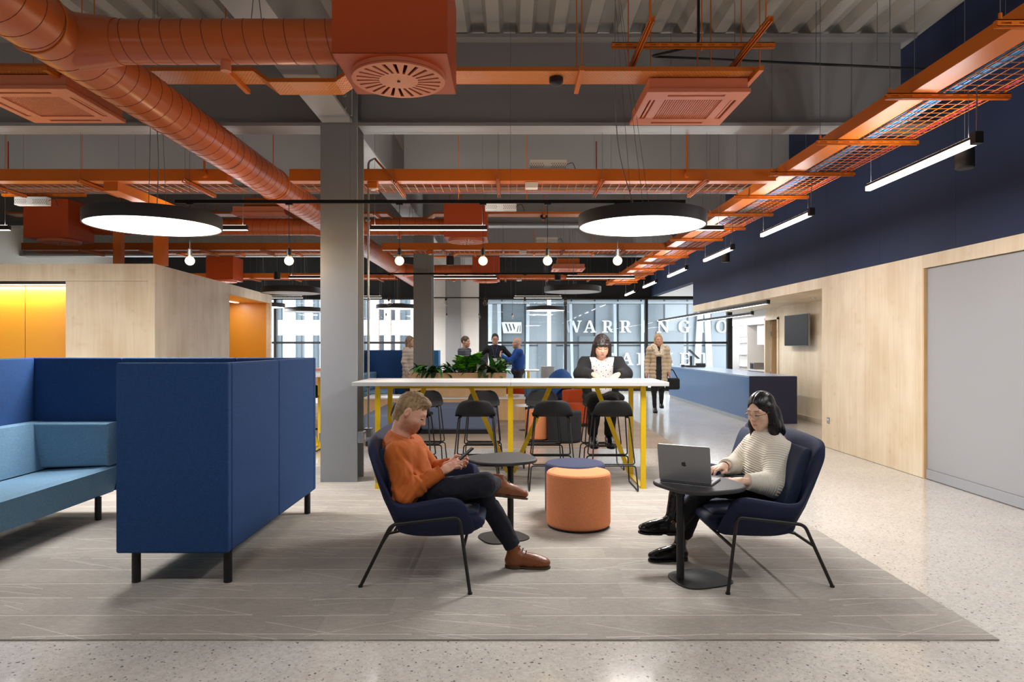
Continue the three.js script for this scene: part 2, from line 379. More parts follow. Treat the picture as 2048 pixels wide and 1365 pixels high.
function windowUnit(name, x0, x1, mull) {
  const w = structGroup(name), f = [];
  f.push(bx(x0, x1, 2.99, 3.04, 22.32, 22.45), bx(x0, x1, 1.545, 1.615, 22.34, 22.44), bx(x0, x1, 0.05, 0.11, 22.32, 22.45));
  const xs = [x0, ...mull, x1];
  for (const x of xs) f.push(bx(x - 0.045, x + 0.045, 0.05, 3.04, 22.31, 22.46));
  f.forEach((g, i) => part(i < 3 ? 'rail' : 'mullion', g, M.black, w));
  for (let i = 0; i + 1 < xs.length; i++) for (const [a, b] of [[0.11, 1.545], [1.615, 2.99]]) {
    const g = new THREE.PlaneGeometry(xs[i + 1] - xs[i] - 0.09, b - a); g.translate((xs[i] + xs[i + 1]) / 2, (a + b) / 2, -22.39);
    part('pane', g, M.glass, w);
  }
}
windowUnit('window_1', -12.9, -2.6, [-10.3, -7.7, -5.1]);
windowUnit('window_2', -0.78, 7.14, [1.8, 4.45]);
structure('trim_1', bx(7.15, 7.45, 0, 3.1, 22.3, 22.6), M.blackMatt);
structure('trim_2', bx(7.45, 8.0, 0, 3.1, 22.3, 22.6), M.white);

// ---- steel frame
function columnI(x, d0, d1, label) {
  const c = thing('steel_column', label, 'column', [x, 0, d0], 0);
  const L = d1 - d0;
  part('flange', bx(-0.198, 0.198, 0, 4.86, 0, 0.03), M.steelColumn, c); part('flange', bx(-0.198, 0.198, 0, 4.86, L - 0.03, L), M.steelColumn, c);
  part('web', bx(-0.012, 0.012, 0, 4.86, 0.03, L - 0.03), M.steelColumn, c);
  return c;
}
columnI(-1.852, 7.36, 7.70, 'grey steel H-section column behind the blue sofa booth');
columnI(-1.865, 14.5, 14.84, 'grey steel H-section column rising behind the plant box');
columnI(-1.865, -0.1 - 0.34, -0.1, 'grey steel H-section column standing behind the viewer');
function girderX(d, label) {
  const g = thing('roof_beam', label, 'beam', [0, 0, d], 0);
  part('bottom_flange', [bx(-12.99, -2.055, 3.86, 3.896, 0, 0.3), bx(-1.65, 4.59, 3.86, 3.896, 0, 0.3)], M.steel, g);
  part('top_flange', [bx(-12.99, -2.055, 4.82, 4.86, 0, 0.3), bx(-1.65, 4.4, 4.82, 4.86, 0, 0.3)], M.steel, g);
  part('web', [bx(-12.99, -2.06, 3.896, 4.82, 0.14, 0.16), bx(-1.645, 4.3, 3.896, 4.82, 0.14, 0.16)], M.steel, g);
  return g;
}
girderX(7.38, 'deep grey roof beam just behind the round orange air outlet');
girderX(10.4, 'grey roof beam lying behind the first orange cable trunking');
girderX(13.5, 'grey roof beam above the second pendant track');
girderX(18.05, 'grey roof beam over the standing men');
girderX(4.2 - 2.9, 'grey roof beam overhead behind the viewer');
{
  const g = thing('roof_girder', 'grey roof girder running along the two steel columns', 'beam', [0, 0, 0]);
  part('bottom_flange', [bx(-2.025, -1.705, 3.885, 3.915, 0, 7.35), bx(-2.025, -1.705, 3.885, 3.915, 7.71, 14.49), bx(-2.025, -1.705, 3.885, 3.915, 14.85, 21.9)], M.steel, g);
  part('web', [bx(-1.875, -1.855, 3.92, 4.85, 0, 7.35), bx(-1.875, -1.855, 3.92, 4.85, 7.71, 14.49), bx(-1.875, -1.855, 3.92, 4.85, 14.85, 21.9)], M.steel, g);
  part('bolt_plate', bx(-1.85, -1.70, 3.95, 4.7, 7.30, 7.345), M.steel, g);
  for (let k = 0; k < 5; k++) part('bolt', rod([-1.775, 4.02 + k * 0.14, 7.30], [-1.775, 4.02 + k * 0.14, 7.27], 0.022, 0.022, 6), M.steel, g);
}

// ================================================================ CEILING SERVICES
// spiral ducts ------------------------------------------------------------
function helix(axis, from, to, r, pitch, wire) {             // axis 'd' or 'x'; from/to [x, y, d]
  const L = axis === 'd' ? Math.abs(to[2] - from[2]) : Math.abs(to[0] - from[0]), S = [], n = Math.ceil(L / pitch * 26);
  for (let i = 0; i <= n; i++) {
    const t = i / n, a = t * L / pitch * Math.PI * 2, c = Math.cos(a) * r, s = Math.sin(a) * r;
    S.push(axis === 'd' ? v3(from[0] + c, from[1] + s, from[2] + (to[2] - from[2]) * t) : v3(from[0] + (to[0] - from[0]) * t, from[1] + s, from[2] + c));
  }
  return sweep(S, wire, 5);
}
{
  const m = thing('spiral_duct', 'long thick orange spiral duct running under the roof into the distance', 'duct', [0, 0, 0]);
  const X = -2.99, Y = 3.52, R = 0.1926;
  part('pipe', rod([X, Y, -2], [X, Y, 21.6], R, R, 56), M.orangeDuct, m);
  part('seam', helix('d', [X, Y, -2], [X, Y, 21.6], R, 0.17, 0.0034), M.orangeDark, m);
  for (const d of [4.3, 8.6, 12.9, 17.2]) {
    part('hanger_band', new THREE.TorusGeometry(R + 0.004, 0.007, 6, 48).translate(X, Y, -d), M.orange, m);
    part('hanger_rod', rod([X, Y + R, d], [X, 4.87, d], 0.006), M.orange, m);
  }
}
function branch(d, x1, label) {
  const Y = 3.52, r = 0.1425, m = thing('duct_branch', label, 'duct', [0, 0, d]);
  const toRight = x1 > -2.99, X0 = -2.99, xa = toRight ? -2.62 : -3.36;
  part('collar', rod([toRight ? X0 + 0.1 : X0 - 0.1, Y, 0], [xa, Y, 0], 0.185, r + 0.006, 40), M.orangeDuct, m);
  part('pipe', rod([xa, Y, 0], [x1, Y, 0], r, r, 40), M.orangeDuct, m);
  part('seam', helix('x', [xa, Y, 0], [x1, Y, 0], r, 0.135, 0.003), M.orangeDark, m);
  if (toRight) {
    part('test_spout', [rod([-1.91, Y - r + 0.02, 0], [-1.91, Y - r - 0.055, 0], 0.034, 0.034, 20)], M.orangePanel, m);
    part('hanger_wire', [rod([-1.74, Y + r, 0], [-1.71, 4.0, 0], 0.003), rod([-1.67, Y + r, 0], [-1.71, 4.0, 0], 0.003), rod([-1.71, 4.0, 0], [-1.71, 4.87, 0], 0.003)], M.wire, m);
  }
  return m;
}
branch(4.58, -1.10, 'orange branch duct joining the nearest square plenum box');
branch(11.71, -1.10, 'orange branch duct behind the horizontal black strip light');
branch(18.4, -1.0, 'orange branch duct farthest away, near the window wall');
branch(11.71, -7.1, 'orange branch duct leading over the birch pod');
// plenum boxes with radial swirl outlets ------------------------------------
function swirlFace(r) {
  const s = new THREE.Shape(); s.absarc(0, 0, r, 0, Math.PI * 2);
  for (let k = 0; k < 24; k++) {
    const a = (k / 24) * Math.PI * 2 + 0.12, h = new THREE.Path(), c = Math.cos(a), n = Math.sin(a), tw = 0.02;
    const P = (u, w) => [c * u - n * w, n * u + c * w];
    const q = [P(r * 0.42, -0.0085), P(r * 0.9, -0.011 + tw), P(r * 0.9, 0.014 + tw), P(r * 0.42, 0.0085)];
    h.moveTo(...q[0]); for (const p of q.slice(1)) h.lineTo(...p); h.closePath(); s.holes.push(h);
  }
  const g = new THREE.ExtrudeGeometry(s, { depth: 0.012, bevelEnabled: false, curveSegments: 48 });
  g.rotateX(Math.PI / 2); return g;
}
function plenum(x, d, label) {
  const m = thing('air_outlet_box', label, 'air outlet', [x, 3.295, d], 0, 'orange plenum boxes with round swirl outlets');
  const W = 0.3585, Dp = 0.345, t = 0.005;                      // hollow sheet-metal box, open where the outlet sits
  const bp = new THREE.Shape([[-W, -Dp], [W, -Dp], [W, Dp], [-W, Dp]].map((q) => new THREE.Vector2(...q))), bh = new THREE.Path(); bh.absarc(0, 0, 0.296, 0, Math.PI * 2, true); bp.holes.push(bh);
  part('box', [bx(-W, W, 0, 0.62, -Dp, -Dp + t), bx(-W, W, 0, 0.62, Dp - t, Dp), bx(-W, -W + t, 0, 0.62, -Dp + t, Dp - t), bx(W - t, W, 0, 0.62, -Dp + t, Dp - t), bx(-W, W, 0.615, 0.62, -Dp, Dp), slabXZ(bp, 0, 0.005, 0, 48)], M.orangeBox, m);
  const rs = new THREE.Shape(), rh = new THREE.Path(); rs.absarc(0, 0, 0.312, 0, Math.PI * 2); rh.absarc(0, 0, 0.298, 0, Math.PI * 2, true); rs.holes.push(rh);
  part('outlet_ring', slabXZ(rs, -0.024, 0, 0, 56), M.orangePanel, m);
  const f = swirlFace(0.308); f.translate(0, -0.027, 0); part('swirl_face', f, M.orangePanel, m, 'pale orange disc with radial slots');
  part('screw', disc(0, -0.045, 0, 0.011, 0.008, 12), M.black, m);
  for (const sx of [-0.3, 0.3]) part('hanger_rod', rod([sx, 0.62, 0], [sx, 1.575, 0], 0.005), M.orange, m);
  return m;
}
const plenumA = plenum(-0.75, 4.58, 'square orange box with round slotted outlet, nearest the viewer');
dup(plenumA, 'square orange box with slotted outlet behind the horizontal strip light', [-0.75, 3.295, 11.71]);
dup(plenumA, 'small far orange outlet box in front of the white pier', [-0.65, 3.23, 18.4]);
dup(plenumA, 'orange outlet box behind the glowing disc lamp over the birch pod', [-7.46, 3.22, 11.3]);
dup(plenumA, 'far orange outlet box above the right end of the birch pod', [-7.7, 3.23, 18.4]);

// ceiling cassettes --------------------------------------------------------
function cassette(x, d, label) {
  const m = thing('air_conditioner', label, 'air conditioner', [x, 3.69, d], 0, 'orange ceiling cassettes');
  part('casing', bx(-0.31, 0.31, 0.125, 0.3, -0.25, 0.31), M.orange, m);
  const s = new THREE.Shape(); s.moveTo(-0.45, -0.45); s.lineTo(0.45, -0.45); s.lineTo(0.45, 0.45); s.lineTo(-0.45, 0.45); s.closePath();
  const hole = (x0, x1, y0, y1) => { const h = new THREE.Path(); h.moveTo(x0, y0); h.lineTo(x0, y1); h.lineTo(x1, y1); h.lineTo(x1, y0); h.closePath(); s.holes.push(h); };
  hole(-0.25, 0.25, 0.34, 0.39); hole(-0.25, 0.25, -0.39, -0.34); hole(0.34, 0.39, -0.25, 0.25); hole(-0.39, -0.34, -0.25, 0.25); hole(-0.26, 0.26, -0.26, 0.26);
  const g = extrude(s, 0.028, 0.004, 2); g.rotateX(-Math.PI / 2); part('fascia', g, M.orangePanel, m, 'salmon orange square fascia');
  part('air_box', [bx(-0.43, 0.43, 0.12, 0.125, -0.43, 0.43), bx(-0.43, -0.425, 0.028, 0.12, -0.43, 0.43), bx(0.425, 0.43, 0.028, 0.12, -0.43, 0.43), bx(-0.425, 0.425, 0.028, 0.12, -0.43, -0.425), bx(-0.425, 0.425, 0.028, 0.12, 0.425, 0.43)], M.orangePanel, m);
  const bars = []; for (let k = -12; k <= 12; k++) { bars.push(bx(k * 0.021 - 0.004, k * 0.021 + 0.004, 0.008, 0.018, -0.26, 0.26)); bars.push(bx(-0.26, 0.26, 0.008, 0.018, k * 0.021 - 0.003, k * 0.021 + 0.003)); }
  const gr = part('grille', bars, M.orangePanel, m); gr.userData.kind = 'stuff';
  for (const [a, b, c, e] of [[-0.25, 0.25, 0.352, 0.372], [-0.25, 0.25, -0.372, -0.352], [0.352, 0.372, -0.25, 0.25], [-0.372, -0.352, -0.25, 0.25]]) part('vane', bx(a, b, 0.004, 0.016, c, e), M.orangePanel, m);
  part('display_label', bx(0.17, 0.24, -0.002, 0.001, -0.32, -0.3), M.white, m);
  for (const sx of [-0.29, 0.29]) part('hanger_rod', rod([sx, 0.3, 0.2], [sx, 1.18, 0.2], 0.005), M.orange, m);
  return m;
}
const casA = cassette(1.64, 6.38, 'orange ceiling air conditioner beside the perforated tray end');
dup(casA, 'orange ceiling air conditioner under the big spiral duct at the picture edge', [-4.26, 3.69, 6.31]);
dup(casA, 'far orange ceiling air conditioner above the hanging bulbs and birch pod', [-4.22, 3.69, 11.85]);
dup(casA, 'small far orange ceiling air conditioner near the window letters', [1.62, 3.62, 19.3]);

// perforated cable trays ---------------------------------------------------
const perforation = canvasTex(256, 256, 0.24, 0.24, (c, w, h) => {
  c.fillStyle = '#fff'; c.fillRect(0, 0, w, h); c.fillStyle = '#000';
  for (let i = 0; i < 8; i++) for (let j = 0; j < 10; j++) { const x = i * 32 + (j % 2) * 16 + 5, y = j * 25.6 + 8; c.beginPath(); c.ellipse(x + 9, y + 4, 9.5, 3.6, 0, 0, 7); c.fill(); c.beginPath(); c.ellipse(x + 9 - 256, y + 4, 9.5, 3.6, 0, 0, 7); c.fill(); }
}, false);
M.perf = mat(0xdd8236, 0.4, { alphaMap: perforation, alphaTest: 0.5 });
function trayPlate(a, b, d0, d1) {                            // sloping plate between [x, y] points
  const L = Math.hypot(b[0] - a[0], b[1] - a[1]), g = new THREE.PlaneGeometry(L, d1 - d0); g.rotateX(Math.PI / 2); g.rotateZ(Math.atan2(b[1] - a[1], b[0] - a[0]));
  g.translate((a[0] + b[0]) / 2, (a[1] + b[1]) / 2, -(d0 + d1) / 2); return g;
}
function perforatedTray(d, label, xs) {
  const m = thing('cable_tray', label, 'cable tray', [0, 0, d]), w = 0.3;
  for (let i = 0; i + 1 < xs.length; i++) {
    part('perforated_base', trayPlate(xs[i], xs[i + 1], 0, w), M.perf, m);
    const a = xs[i], b = xs[i + 1];
    for (const dd of [0, w - 0.003]) { const g = extrude([[a[0], a[1]], [b[0], b[1]], [b[0], b[1] + 0.035], [a[0], a[1] + 0.035]], 0.003); g.translate(0, 0, -dd - 0.003); part('side_lip', g, M.orange, m); }
  }
  for (let x = xs[0][0] + 0.6; x < xs[xs.length - 1][0]; x += 1.5) {
    if (x > -2.4 && x < -1.2) continue;
    part('bracket', bx(x - 0.02, x + 0.02, 3.786, 3.826, -0.12, w + 0.12), M.orange, m);
    for (const e of [-0.08, w + 0.08]) part('hanger_rod', rod([x, 3.80, e], [x, 4.87, e], 0.005), M.orange, m);
  }
  return m;
}
const jog = [[-9, 3.83], [-2.2, 3.83], [-2.07, 3.735], [-1.50, 3.735], [-1.36, 3.83], [2.12, 3.83]];
perforatedTray(5.83, 'orange perforated cable tray crossing behind the nearest plenum box', jog);
perforatedTray(11.64 + 0.5, 'orange perforated cable tray behind the second plenum box', jog);
perforatedTray(17.3, 'orange perforated cable tray far down the room', jog);

// wire baskets -------------------------------------------------------------
function basket(along, a0, a1, b0, b1, y) {                   // along 'd' or 'x'
  const g = [], n = Math.round((a1 - a0) / 0.1), r = 0.0035;
  const P = (a, b, yy) => (along === 'd' ? [b, yy, a] : [a, yy, b]);
  for (let k = 0; k <= 5; k++) g.push(rod(P(a0, b0 + (b1 - b0) * k / 5, y), P(a1, b0 + (b1 - b0) * k / 5, y), r, r, 5));
  for (const b of [b0, b1]) for (const dy of [0.028, 0.055]) g.push(rod(P(a0, b, y + dy), P(a1, b, y + dy), r, r, 5));
  for (let i = 0; i <= n; i++) { const a = a0 + (a1 - a0) * i / n; g.push(rod(P(a, b0, y), P(a, b1, y), r, r, 5), rod(P(a, b0, y), P(a, b0, y + 0.055), r, r, 5), rod(P(a, b1, y), P(a, b1, y + 0.055), r, r, 5)); }
  return g;
}
function strut(along, a0, a1, at, y) {                        // slotted C-channel bracket, returns geometries
  const h = 0.041;
  const span = (u0, u1, b0, b1, y0, y1) => (along === 'x' ? bx(u0, u1, y0, y1, b0, b1) : bx(b0, b1, y0, y1, u0, u1));
  const g = [span(a0, a1, at - 0.02, at + 0.02, y + h - 0.006, y + h), span(a0, a1, at + 0.016, at + 0.02, y, y + h), span(a0, a1, at - 0.02, at - 0.010, y, y + 0.004), span(a0, a1, at + 0.010, at + 0.02, y, y + 0.004)];
  // front web with slots
  const n = Math.max(3, Math.round((a1 - a0) / 0.1)), step = (a1 - a0) / n;
  g.push(span(a0, a1, at - 0.02, at - 0.016, y, y + 0.014), span(a0, a1, at - 0.02, at - 0.016, y + 0.027, y + h));
  for (let i = 0; i <= n; i++) { const c = a0 + i * step; g.push(span(Math.max(a0, c - 0.022), Math.min(a1, c + 0.022), at - 0.02, at - 0.016, y + 0.014, y + 0.027)); }
  return g;
}
{ // main trunking and basket along the navy wall
  const m = thing('cable_trunking', 'long orange cable trunking with wire basket along the navy wall', 'cable trunking', [0, 0, 0]);
  part('trunk', bx(3.02, 3.21, 3.388, 3.50, 1.5, 21.6, 0.003), M.orange, m);
  const bk = part('wire_basket', basket('d', 1.5, 21.4, 3.26, 3.72, 3.392), M.orange, m); bk.userData.kind = 'stuff';
  const cab = []; reseed(5);
  for (let k = 0; k < 9; k++) { const S = []; const x = 3.29 + (k % 5) * 0.022, y = 3.405 + (k > 4 ? 0.02 : 0); for (let i = 0; i <= 60; i++) S.push(v3(x + rr(-0.01, 0.01), y + rr(-0.004, 0.006), 1.5 + i * 0.332)); cab.push(sweep(S, 0.0075, 6)); }
  part('data_cables', cab.slice(0, 6), M.cableBlue, m, 'bundle of blue data cables'); part('power_cables', cab.slice(6), M.cableGrey, m);
  const redc = []; for (let k = 0; k < 2; k++) { const S = []; for (let i = 0; i <= 60; i++) S.push(v3(3.68 + k * 0.02 + rr(-0.004, 0.004), 3.405, 1.5 + i * 0.332)); redc.push(sweep(S, 0.006, 6)); }
  part('fire_cables', redc, M.red, m, 'thin red cables');
  for (let k = 0; k < 15; k++) {
    const d = 4.0 + k * 1.163;
    part('bracket', strut('x', 2.84, 3.775, d, 3.345), M.orange, m);
    for (const x of [2.87, 3.745]) { part('hanger_rod', rod([x, 3.36, d], [x, 4.87, d], 0.0024, 0.0024, 6), M.wire, m); part('rod_nut', rod([x, 3.385, d], [x, 3.43, d], 0.011), M.orange, m); }
  }
}
function crossTrunking(d, label, x1 = 3.0) {
  const m = thing('cable_trunking', label, 'cable trunking', [0, 0, d]);
  for (const [a, b] of [[-9.5, -3.2], [-2.5, x1]]) {
    part('trunk', bx(a, b, 3.344, 3.48, 0, 0.145, 0.003), M.orange, m);
    const bk = part('wire_basket', basket('x', a, b - (b > 0 ? 0.25 : 0), 0.19, 0.6, 3.352), M.orange, m); bk.userData.kind = 'stuff';
  }
  for (let k = -3; k < 8; k++) {
    const x = -4.8 + k * 1.165; if (x > 2.6 || (x > -3.3 && x < -2.45)) continue;
    part('bracket', strut('d', -0.12, 0.68, x, 3.30), M.orange, m);
    for (const e of [-0.09, 0.65]) part('hanger_rod', rod([x, 3.32, e], [x, 4.87, e], 0.0018, 0.0018, 5), M.wire, m);
  }
  for (const [x, w] of [[-1.62, 0.11], [0.17, 0.14]]) part('junction_box', bx(x, x + w, 3.27, 3.34, 0.02, 0.12, 0.006), w > 0.12 ? M.white : M.orange, m);
  part('sensor_lens', disc(-1.565, 3.255, 0.07, 0.032, 0.016, 20), M.white, m);
  return m;
}
crossTrunking(7.71, 'wide orange cable trunking crossing in front of the steel column line');
crossTrunking(13.25, 'second orange cable trunking, behind the lit bulbs');
crossTrunking(18.8, 'farthest orange cable trunking in front of the black wall');
{ // big drop duct over the pod: flat trunk going down behind the disc lamp
  const m = thing('cable_drop', 'flat orange cable drop from the trunking down into the birch pod', 'cable trunking', [0, 0, 0]);
  const g = extrude([[0, 0], [0.16, 0], [0.16, 0.11], [0, 0.11]], 1); void g;
  part('arm', bx(-4.62, -4.46, 3.24, 3.35, 7.75, 10.0), M.orange, m);
  part('drop', bx(-5.42, -5.24, 2.70, 3.34, 10.35, 10.46), M.orange, m);
  part('arm', bx(-5.42, -4.46, 3.24, 3.34, 9.9, 10.46), M.orange, m);
  part('drop', bx(-6.35, -6.22, 2.70, 3.3, 10.9, 11.0), M.orange, m);
}
{ // strut frame that carries the right cassette
  const m = thing('strut_frame', 'orange strut frame hanging above the ceiling air conditioner', 'strut frame', [0, 0, 0]);
  part('rail', strut('d', 5.15, 6.6, 1.965, 3.93), M.orange, m); part('rail', strut('d', 5.15, 6.3, 1.07, 3.93), M.orange, m);
  part('cross_rail', strut('x', 0.845, 2.21, 5.71, 3.972), M.orange, m);
  for (const [x, d] of [[1.07, 5.25], [1.965, 5.25], [1.6, 5.71], [1.78, 6.5], [1.07, 6.2]]) part('hanger_rod', rod([x, 3.95, d], [x, 4.87, d], 0.006), M.orange, m);
}
{
  const m = thing('condensate_pipe', 'thin black pipe running from the air conditioner to the navy wall', 'pipe', [0, 0, 0]);
  part('pipe', bent([[1.75, 4.8, 6.35], [1.75, 4.28, 6.35], [1.35, 4.28, 6.6], [4.58, 4.24, 6.85]], 0.013, 0.06), M.black, m);
  for (const x of [2.2, 3.0, 3.6]) part('clip', rod([x, 4.27, 6.7], [x, 4.86, 6.7], 0.003), M.wire, m);
}
// light driver boxes lying on the trunking
{
  const holes = canvasTex(128, 32, 0.36, 0.09, (c, w, h) => { c.fillStyle = '#d9d6d0'; c.fillRect(0, 0, w, h); c.fillStyle = '#3a3835'; for (let i = 0; i < 11; i++) for (let j = 0; j < 3; j++) { c.beginPath(); c.arc(14 + i * 9 + (j % 2) * 4, 9 + j * 7, 2, 0, 7); c.fill(); } });
  M.driver = mat(0xffffff, 0.6, { map: holes });
  const mk = (x, y, d, label) => { const m = thing('light_driver', label, 'driver box', [x, y, d], 0, 'perforated white driver boxes'); part('case', bx(-0.21, 0.21, 0, 0.11, -0.05, 0.05, 0.004), M.driver, m); part('lead', bent([[0.2, 0.06, 0], [0.28, 0.1, 0.02], [0.32, 0.0, 0.02]], 0.004, 0.03, 6), M.black, m); return m; };
  const a = mk(0.43, 3.482, 7.78, 'white perforated driver box on the nearest crossing trunking');
  dup(a, 'white perforated driver box below the trunking by the air outlet', [-0.13, 3.30, 9.2]);
  dup(a, 'white perforated driver box on the second crossing trunking', [0.71, 3.482, 13.32]);
  dup(a, 'white perforated driver box over the birch pod at the picture edge', [-6.3, 3.33, 9.0]);
  const tr = thing('cable_tray', 'short orange hanging strut beside the low driver box', 'strut', [0, 0, 0]);
  part('rail', strut('x', -0.72, 0.25, 9.2, 3.40), M.orange, tr); for (const x of [-0.7, 0.22]) part('hanger_rod', rod([x, 3.42, 9.2], [x, 4.87, 9.2], 0.005), M.orange, tr);
  const tl = thing('cable_tray', 'short orange hanging strut over the birch pod', 'strut', [0, 0, 0]);
  part('rail', strut('x', -6.7, -5.6, 9.0, 3.45), M.orange, tl); for (const x of [-6.65, -5.65]) part('hanger_rod', rod([x, 3.47, 9.0], [x, 4.87, 9.0], 0.005), M.orange, tl);
}
{ // detectors, sensors, red fire cable drops
  const dm = thing('smoke_detector', 'black dome detector under the nearest perforated tray', 'detector', [0.40, 3.77, 5.98]);
  part('base', disc(0, 0.02, 0, 0.062, 0.036, 28), M.blackMetal, dm); const dome = new THREE.SphereGeometry(0.058, 28, 12, 0, Math.PI * 2, Math.PI / 2, Math.PI / 2); dome.scale(1, 0.6, 1); dome.translate(0, 0.02, 0); part('dome', dome, M.black, dm);
  dup(dm, 'black dome detector under the second perforated tray', [0.6, 3.77, 12.29]);
  for (const [x, l] of [[1.0, 'thin red fire cable dropping behind the right disc lamp'], [-5.85, 'thin red fire cable dropping at the edge over the pod']])
    single('fire_cable', l, 'cable', rod([x, 3.86, 7.95], [x, 3.47, 7.95], 0.007), M.red);
  for (const [x, l] of [[1.99, 'orange conduit drop with round box beside the trunking corner'], [-3.45, 'orange conduit drop with round box by the spiral duct']]) {
    const c = thing('conduit_drop', l, 'conduit', [0, 0, 0]);
    part('conduit', rod([x, 3.86, 7.69], [x, 3.43, 7.69], 0.012), M.orange, c); part('round_box', rod([x, 3.41, 7.66], [x, 3.41, 7.71], 0.033, 0.033, 20), M.orange, c);
  }
  const cc = thing('column_conduit', 'grey conduit climbing the near steel column, orange where it turns away', 'conduit', [0, 0, 0]);
  part('riser', bent([[-1.62, 0.5, 7.78], [-1.62, 3.58, 7.78], [-1.55, 3.62, 7.8]], 0.013, 0.05), M.galv, cc);
  part('run', bent([[-1.55, 3.62, 7.8], [-1.28, 3.3, 7.62]], 0.012, 0.02), M.orange, cc);
  for (const y of [1.0, 2.0, 2.9, 3.4]) part('saddle', bx(-1.65, -1.6, y, y + 0.02, 7.76, 7.79), M.galv, cc);
  const sb = thing('socket_box', 'steel twin socket boxes low on the near steel column', 'socket', [0, 0, 0]);
  part('box', bx(-1.65, -1.585, 0.43, 0.55, 7.36, 7.5, 0.004), M.galv, sb); part('box', bx(-1.648, -1.56, 0.45, 0.55, 7.66, 7.76, 0.004), M.galv, sb);
  part('box', bx(-2.09, -2.052, 0.43, 0.53, 7.45, 7.55, 0.004), M.galv, sb); part('box', bx(-2.09, -2.052, 0.3, 0.38, 7.5, 7.6, 0.004), M.galv, sb);
  part('switch_face', bx(-1.584, -1.580, 0.46, 0.52, 7.39, 7.46), M.white, sb);
}

// ================================================================ LAMPS
function discLamp(x, d, lit, label, y = 2.61, ox = 0) {
  const m = thing('disc_pendant_lamp', label, 'pendant lamp', [x, y, d], 0, 'large round pendant lamps');
  const drum = new THREE.LatheGeometry([[0, 0.12], [0.585, 0.12], [0.6, 0.115], [0.6, 0.002], [0.597, 0], [0.588, 0], [0.586, 0.012]].map((p) => new THREE.Vector2(...p)), 72);
  part('drum', drum, M.charcoal, m, 'black drum');
  part('light_face', disc(0, 0.006, 0, 0.587, 0.006, 72), lit ? M.lampFace : M.lampOff, m, lit ? 'glowing white face' : 'unlit white face');
  part('hub', disc(0, 0.12, 0, 0.24, 0.035, 32), M.charcoal, m);
  for (let k = 0; k < 3; k++) { const a = k * 2.094 + 0.5; part('suspension_wire', rod([Math.cos(a) * 0.1, 0.15, Math.sin(a) * 0.1], [ox + Math.cos(a) * 0.02, deckY(x + ox) - y, Math.sin(a) * 0.02], 0.0022, 0.0022, 5), M.wire, m); }
  part('power_cord', bent([[ox * 0.3 + 0.02, 0.14, 0], [ox + 0.03, 0.7, 0.03], [ox - 0.01, 1.3, 0], [ox, deckY(x + ox) - y, 0]], 0.0048, 0.25, 6), M.grey, m);
  if (lit) { areaLight(x, y - 0.004, d, 0.8, 0.8, DISC_POWER); }
  return m;
}
discLamp(1.25, 6.5, true, 'large glowing disc lamp hanging right of the steel column', 2.61, -0.25);
discLamp(-3.39, 6.5, true, 'large glowing disc lamp in front of the birch pod');
discLamp(1.31, 14.4, false, 'unlit disc lamp hanging over the window letters');
discLamp(-4.56, 14.2, false, 'unlit disc lamp beside the far corner of the birch pod', 2.568);
discLamp(1.07, 21.0, true, 'small far glowing disc lamp before the logo window', 2.56);
discLamp(-3.33, 20.0, true, 'far glowing disc lamp half hidden by the second column', 2.56);
discLamp(-6.2, 20.6, false, 'far disc lamp with hub beside the near column, unlit', 2.50);
discLamp(-7.2, 19.9, true, 'far glowing disc lamp just right of the yellow doorway', 2.60);
discLamp(-8.0, 6.5, true, 'glowing disc lamp far left outside the picture');

function linearLamp(x, d, along, len, label, y = 2.96, group = 'black linear strip lights', wires = true) {   // (x, d): near / left end
  const m = thing('strip_lamp', label, 'strip light', [x, y, d], 0, group);
  const b = (a0, a1, w, y0, y1, r) => (along === 'd' ? bx(-w, w, y0, y1, a0, a1, r) : bx(a0, a1, y0, y1, -w, w, r));
  const lens = along === 'd' && y > 2.9 ? 0.042 : 0.006;         // the row along the navy wall has a deep glowing lens
  part('housing', b(0, len, 0.024, lens, 0.062), M.blackMetal, m, 'black housing');
  part('diffuser', b(0.004, len - 0.004, 0.022, 0, lens), M.linearFace, m, 'glowing white strip');
  const top = (along === 'd' && y > 2.9 ? 3.39 : 4.87) - y, high = y > 2.9;
  if (high) { part('up_diffuser', b(0.02, len - 0.02, 0.018, 0.062, 0.065), M.linearFace, m); if (along === 'd') areaLight(x, y + 0.068, d + len / 2, 0.036, len - 0.04, UPLIGHT_POWER, lampWhite, [0, 1, 0]); else areaLight(x + len / 2, y + 0.068, d, len - 0.04, 0.036, UPLIGHT_POWER, lampWhite, [0, 1, 0]); }
  if (wires) for (const a of [0.06, len - 0.06]) part('suspension_wire', along === 'd' ? rod([0, 0.06, a], [0, top, a], 0.002, 0.002, 5) : rod([a, 0.06, 0], [a, top, 0], 0.002, 0.002, 5), M.wire, m);
  if (along === 'd') { part('end_box', bx(-0.03, 0.03, 0.0, 0.085, -0.06, 0), M.black, m); part('power_cord', rod([0, 0.08, -0.03], [0, Math.min(top, 0.8), -0.03], 0.005, 0.005, 6), M.wire, m); }
  if (along === 'd') areaLight(x, y - 0.003, d + len / 2, 0.042, len - 0.01, len > 2 ? LINEAR_POWER * 0.42 : LINEAR_POWER); else areaLight(x + len / 2, y - 0.003, d, len - 0.01, 0.042, LINEAR_POWER);
  return m;
}
const ord = ['nearest', 'second', 'third', 'fourth', 'fifth', 'farthest'];
for (let k = 0; k < 6; k++) linearLamp(3.416, 5.03 + k * 2.75, 'd', 1.5, ord[k] + ' strip light of the row along the navy wall');
linearLamp(3.416, 2.28, 'd', 1.5, 'strip light by the navy wall, just out of view'); linearLamp(3.416, -0.47, 'd', 1.5, 'strip light by the navy wall behind the viewer');
linearLamp(-1.8, 8.75, 'x', 1.5, 'horizontal strip light right of the near steel column');
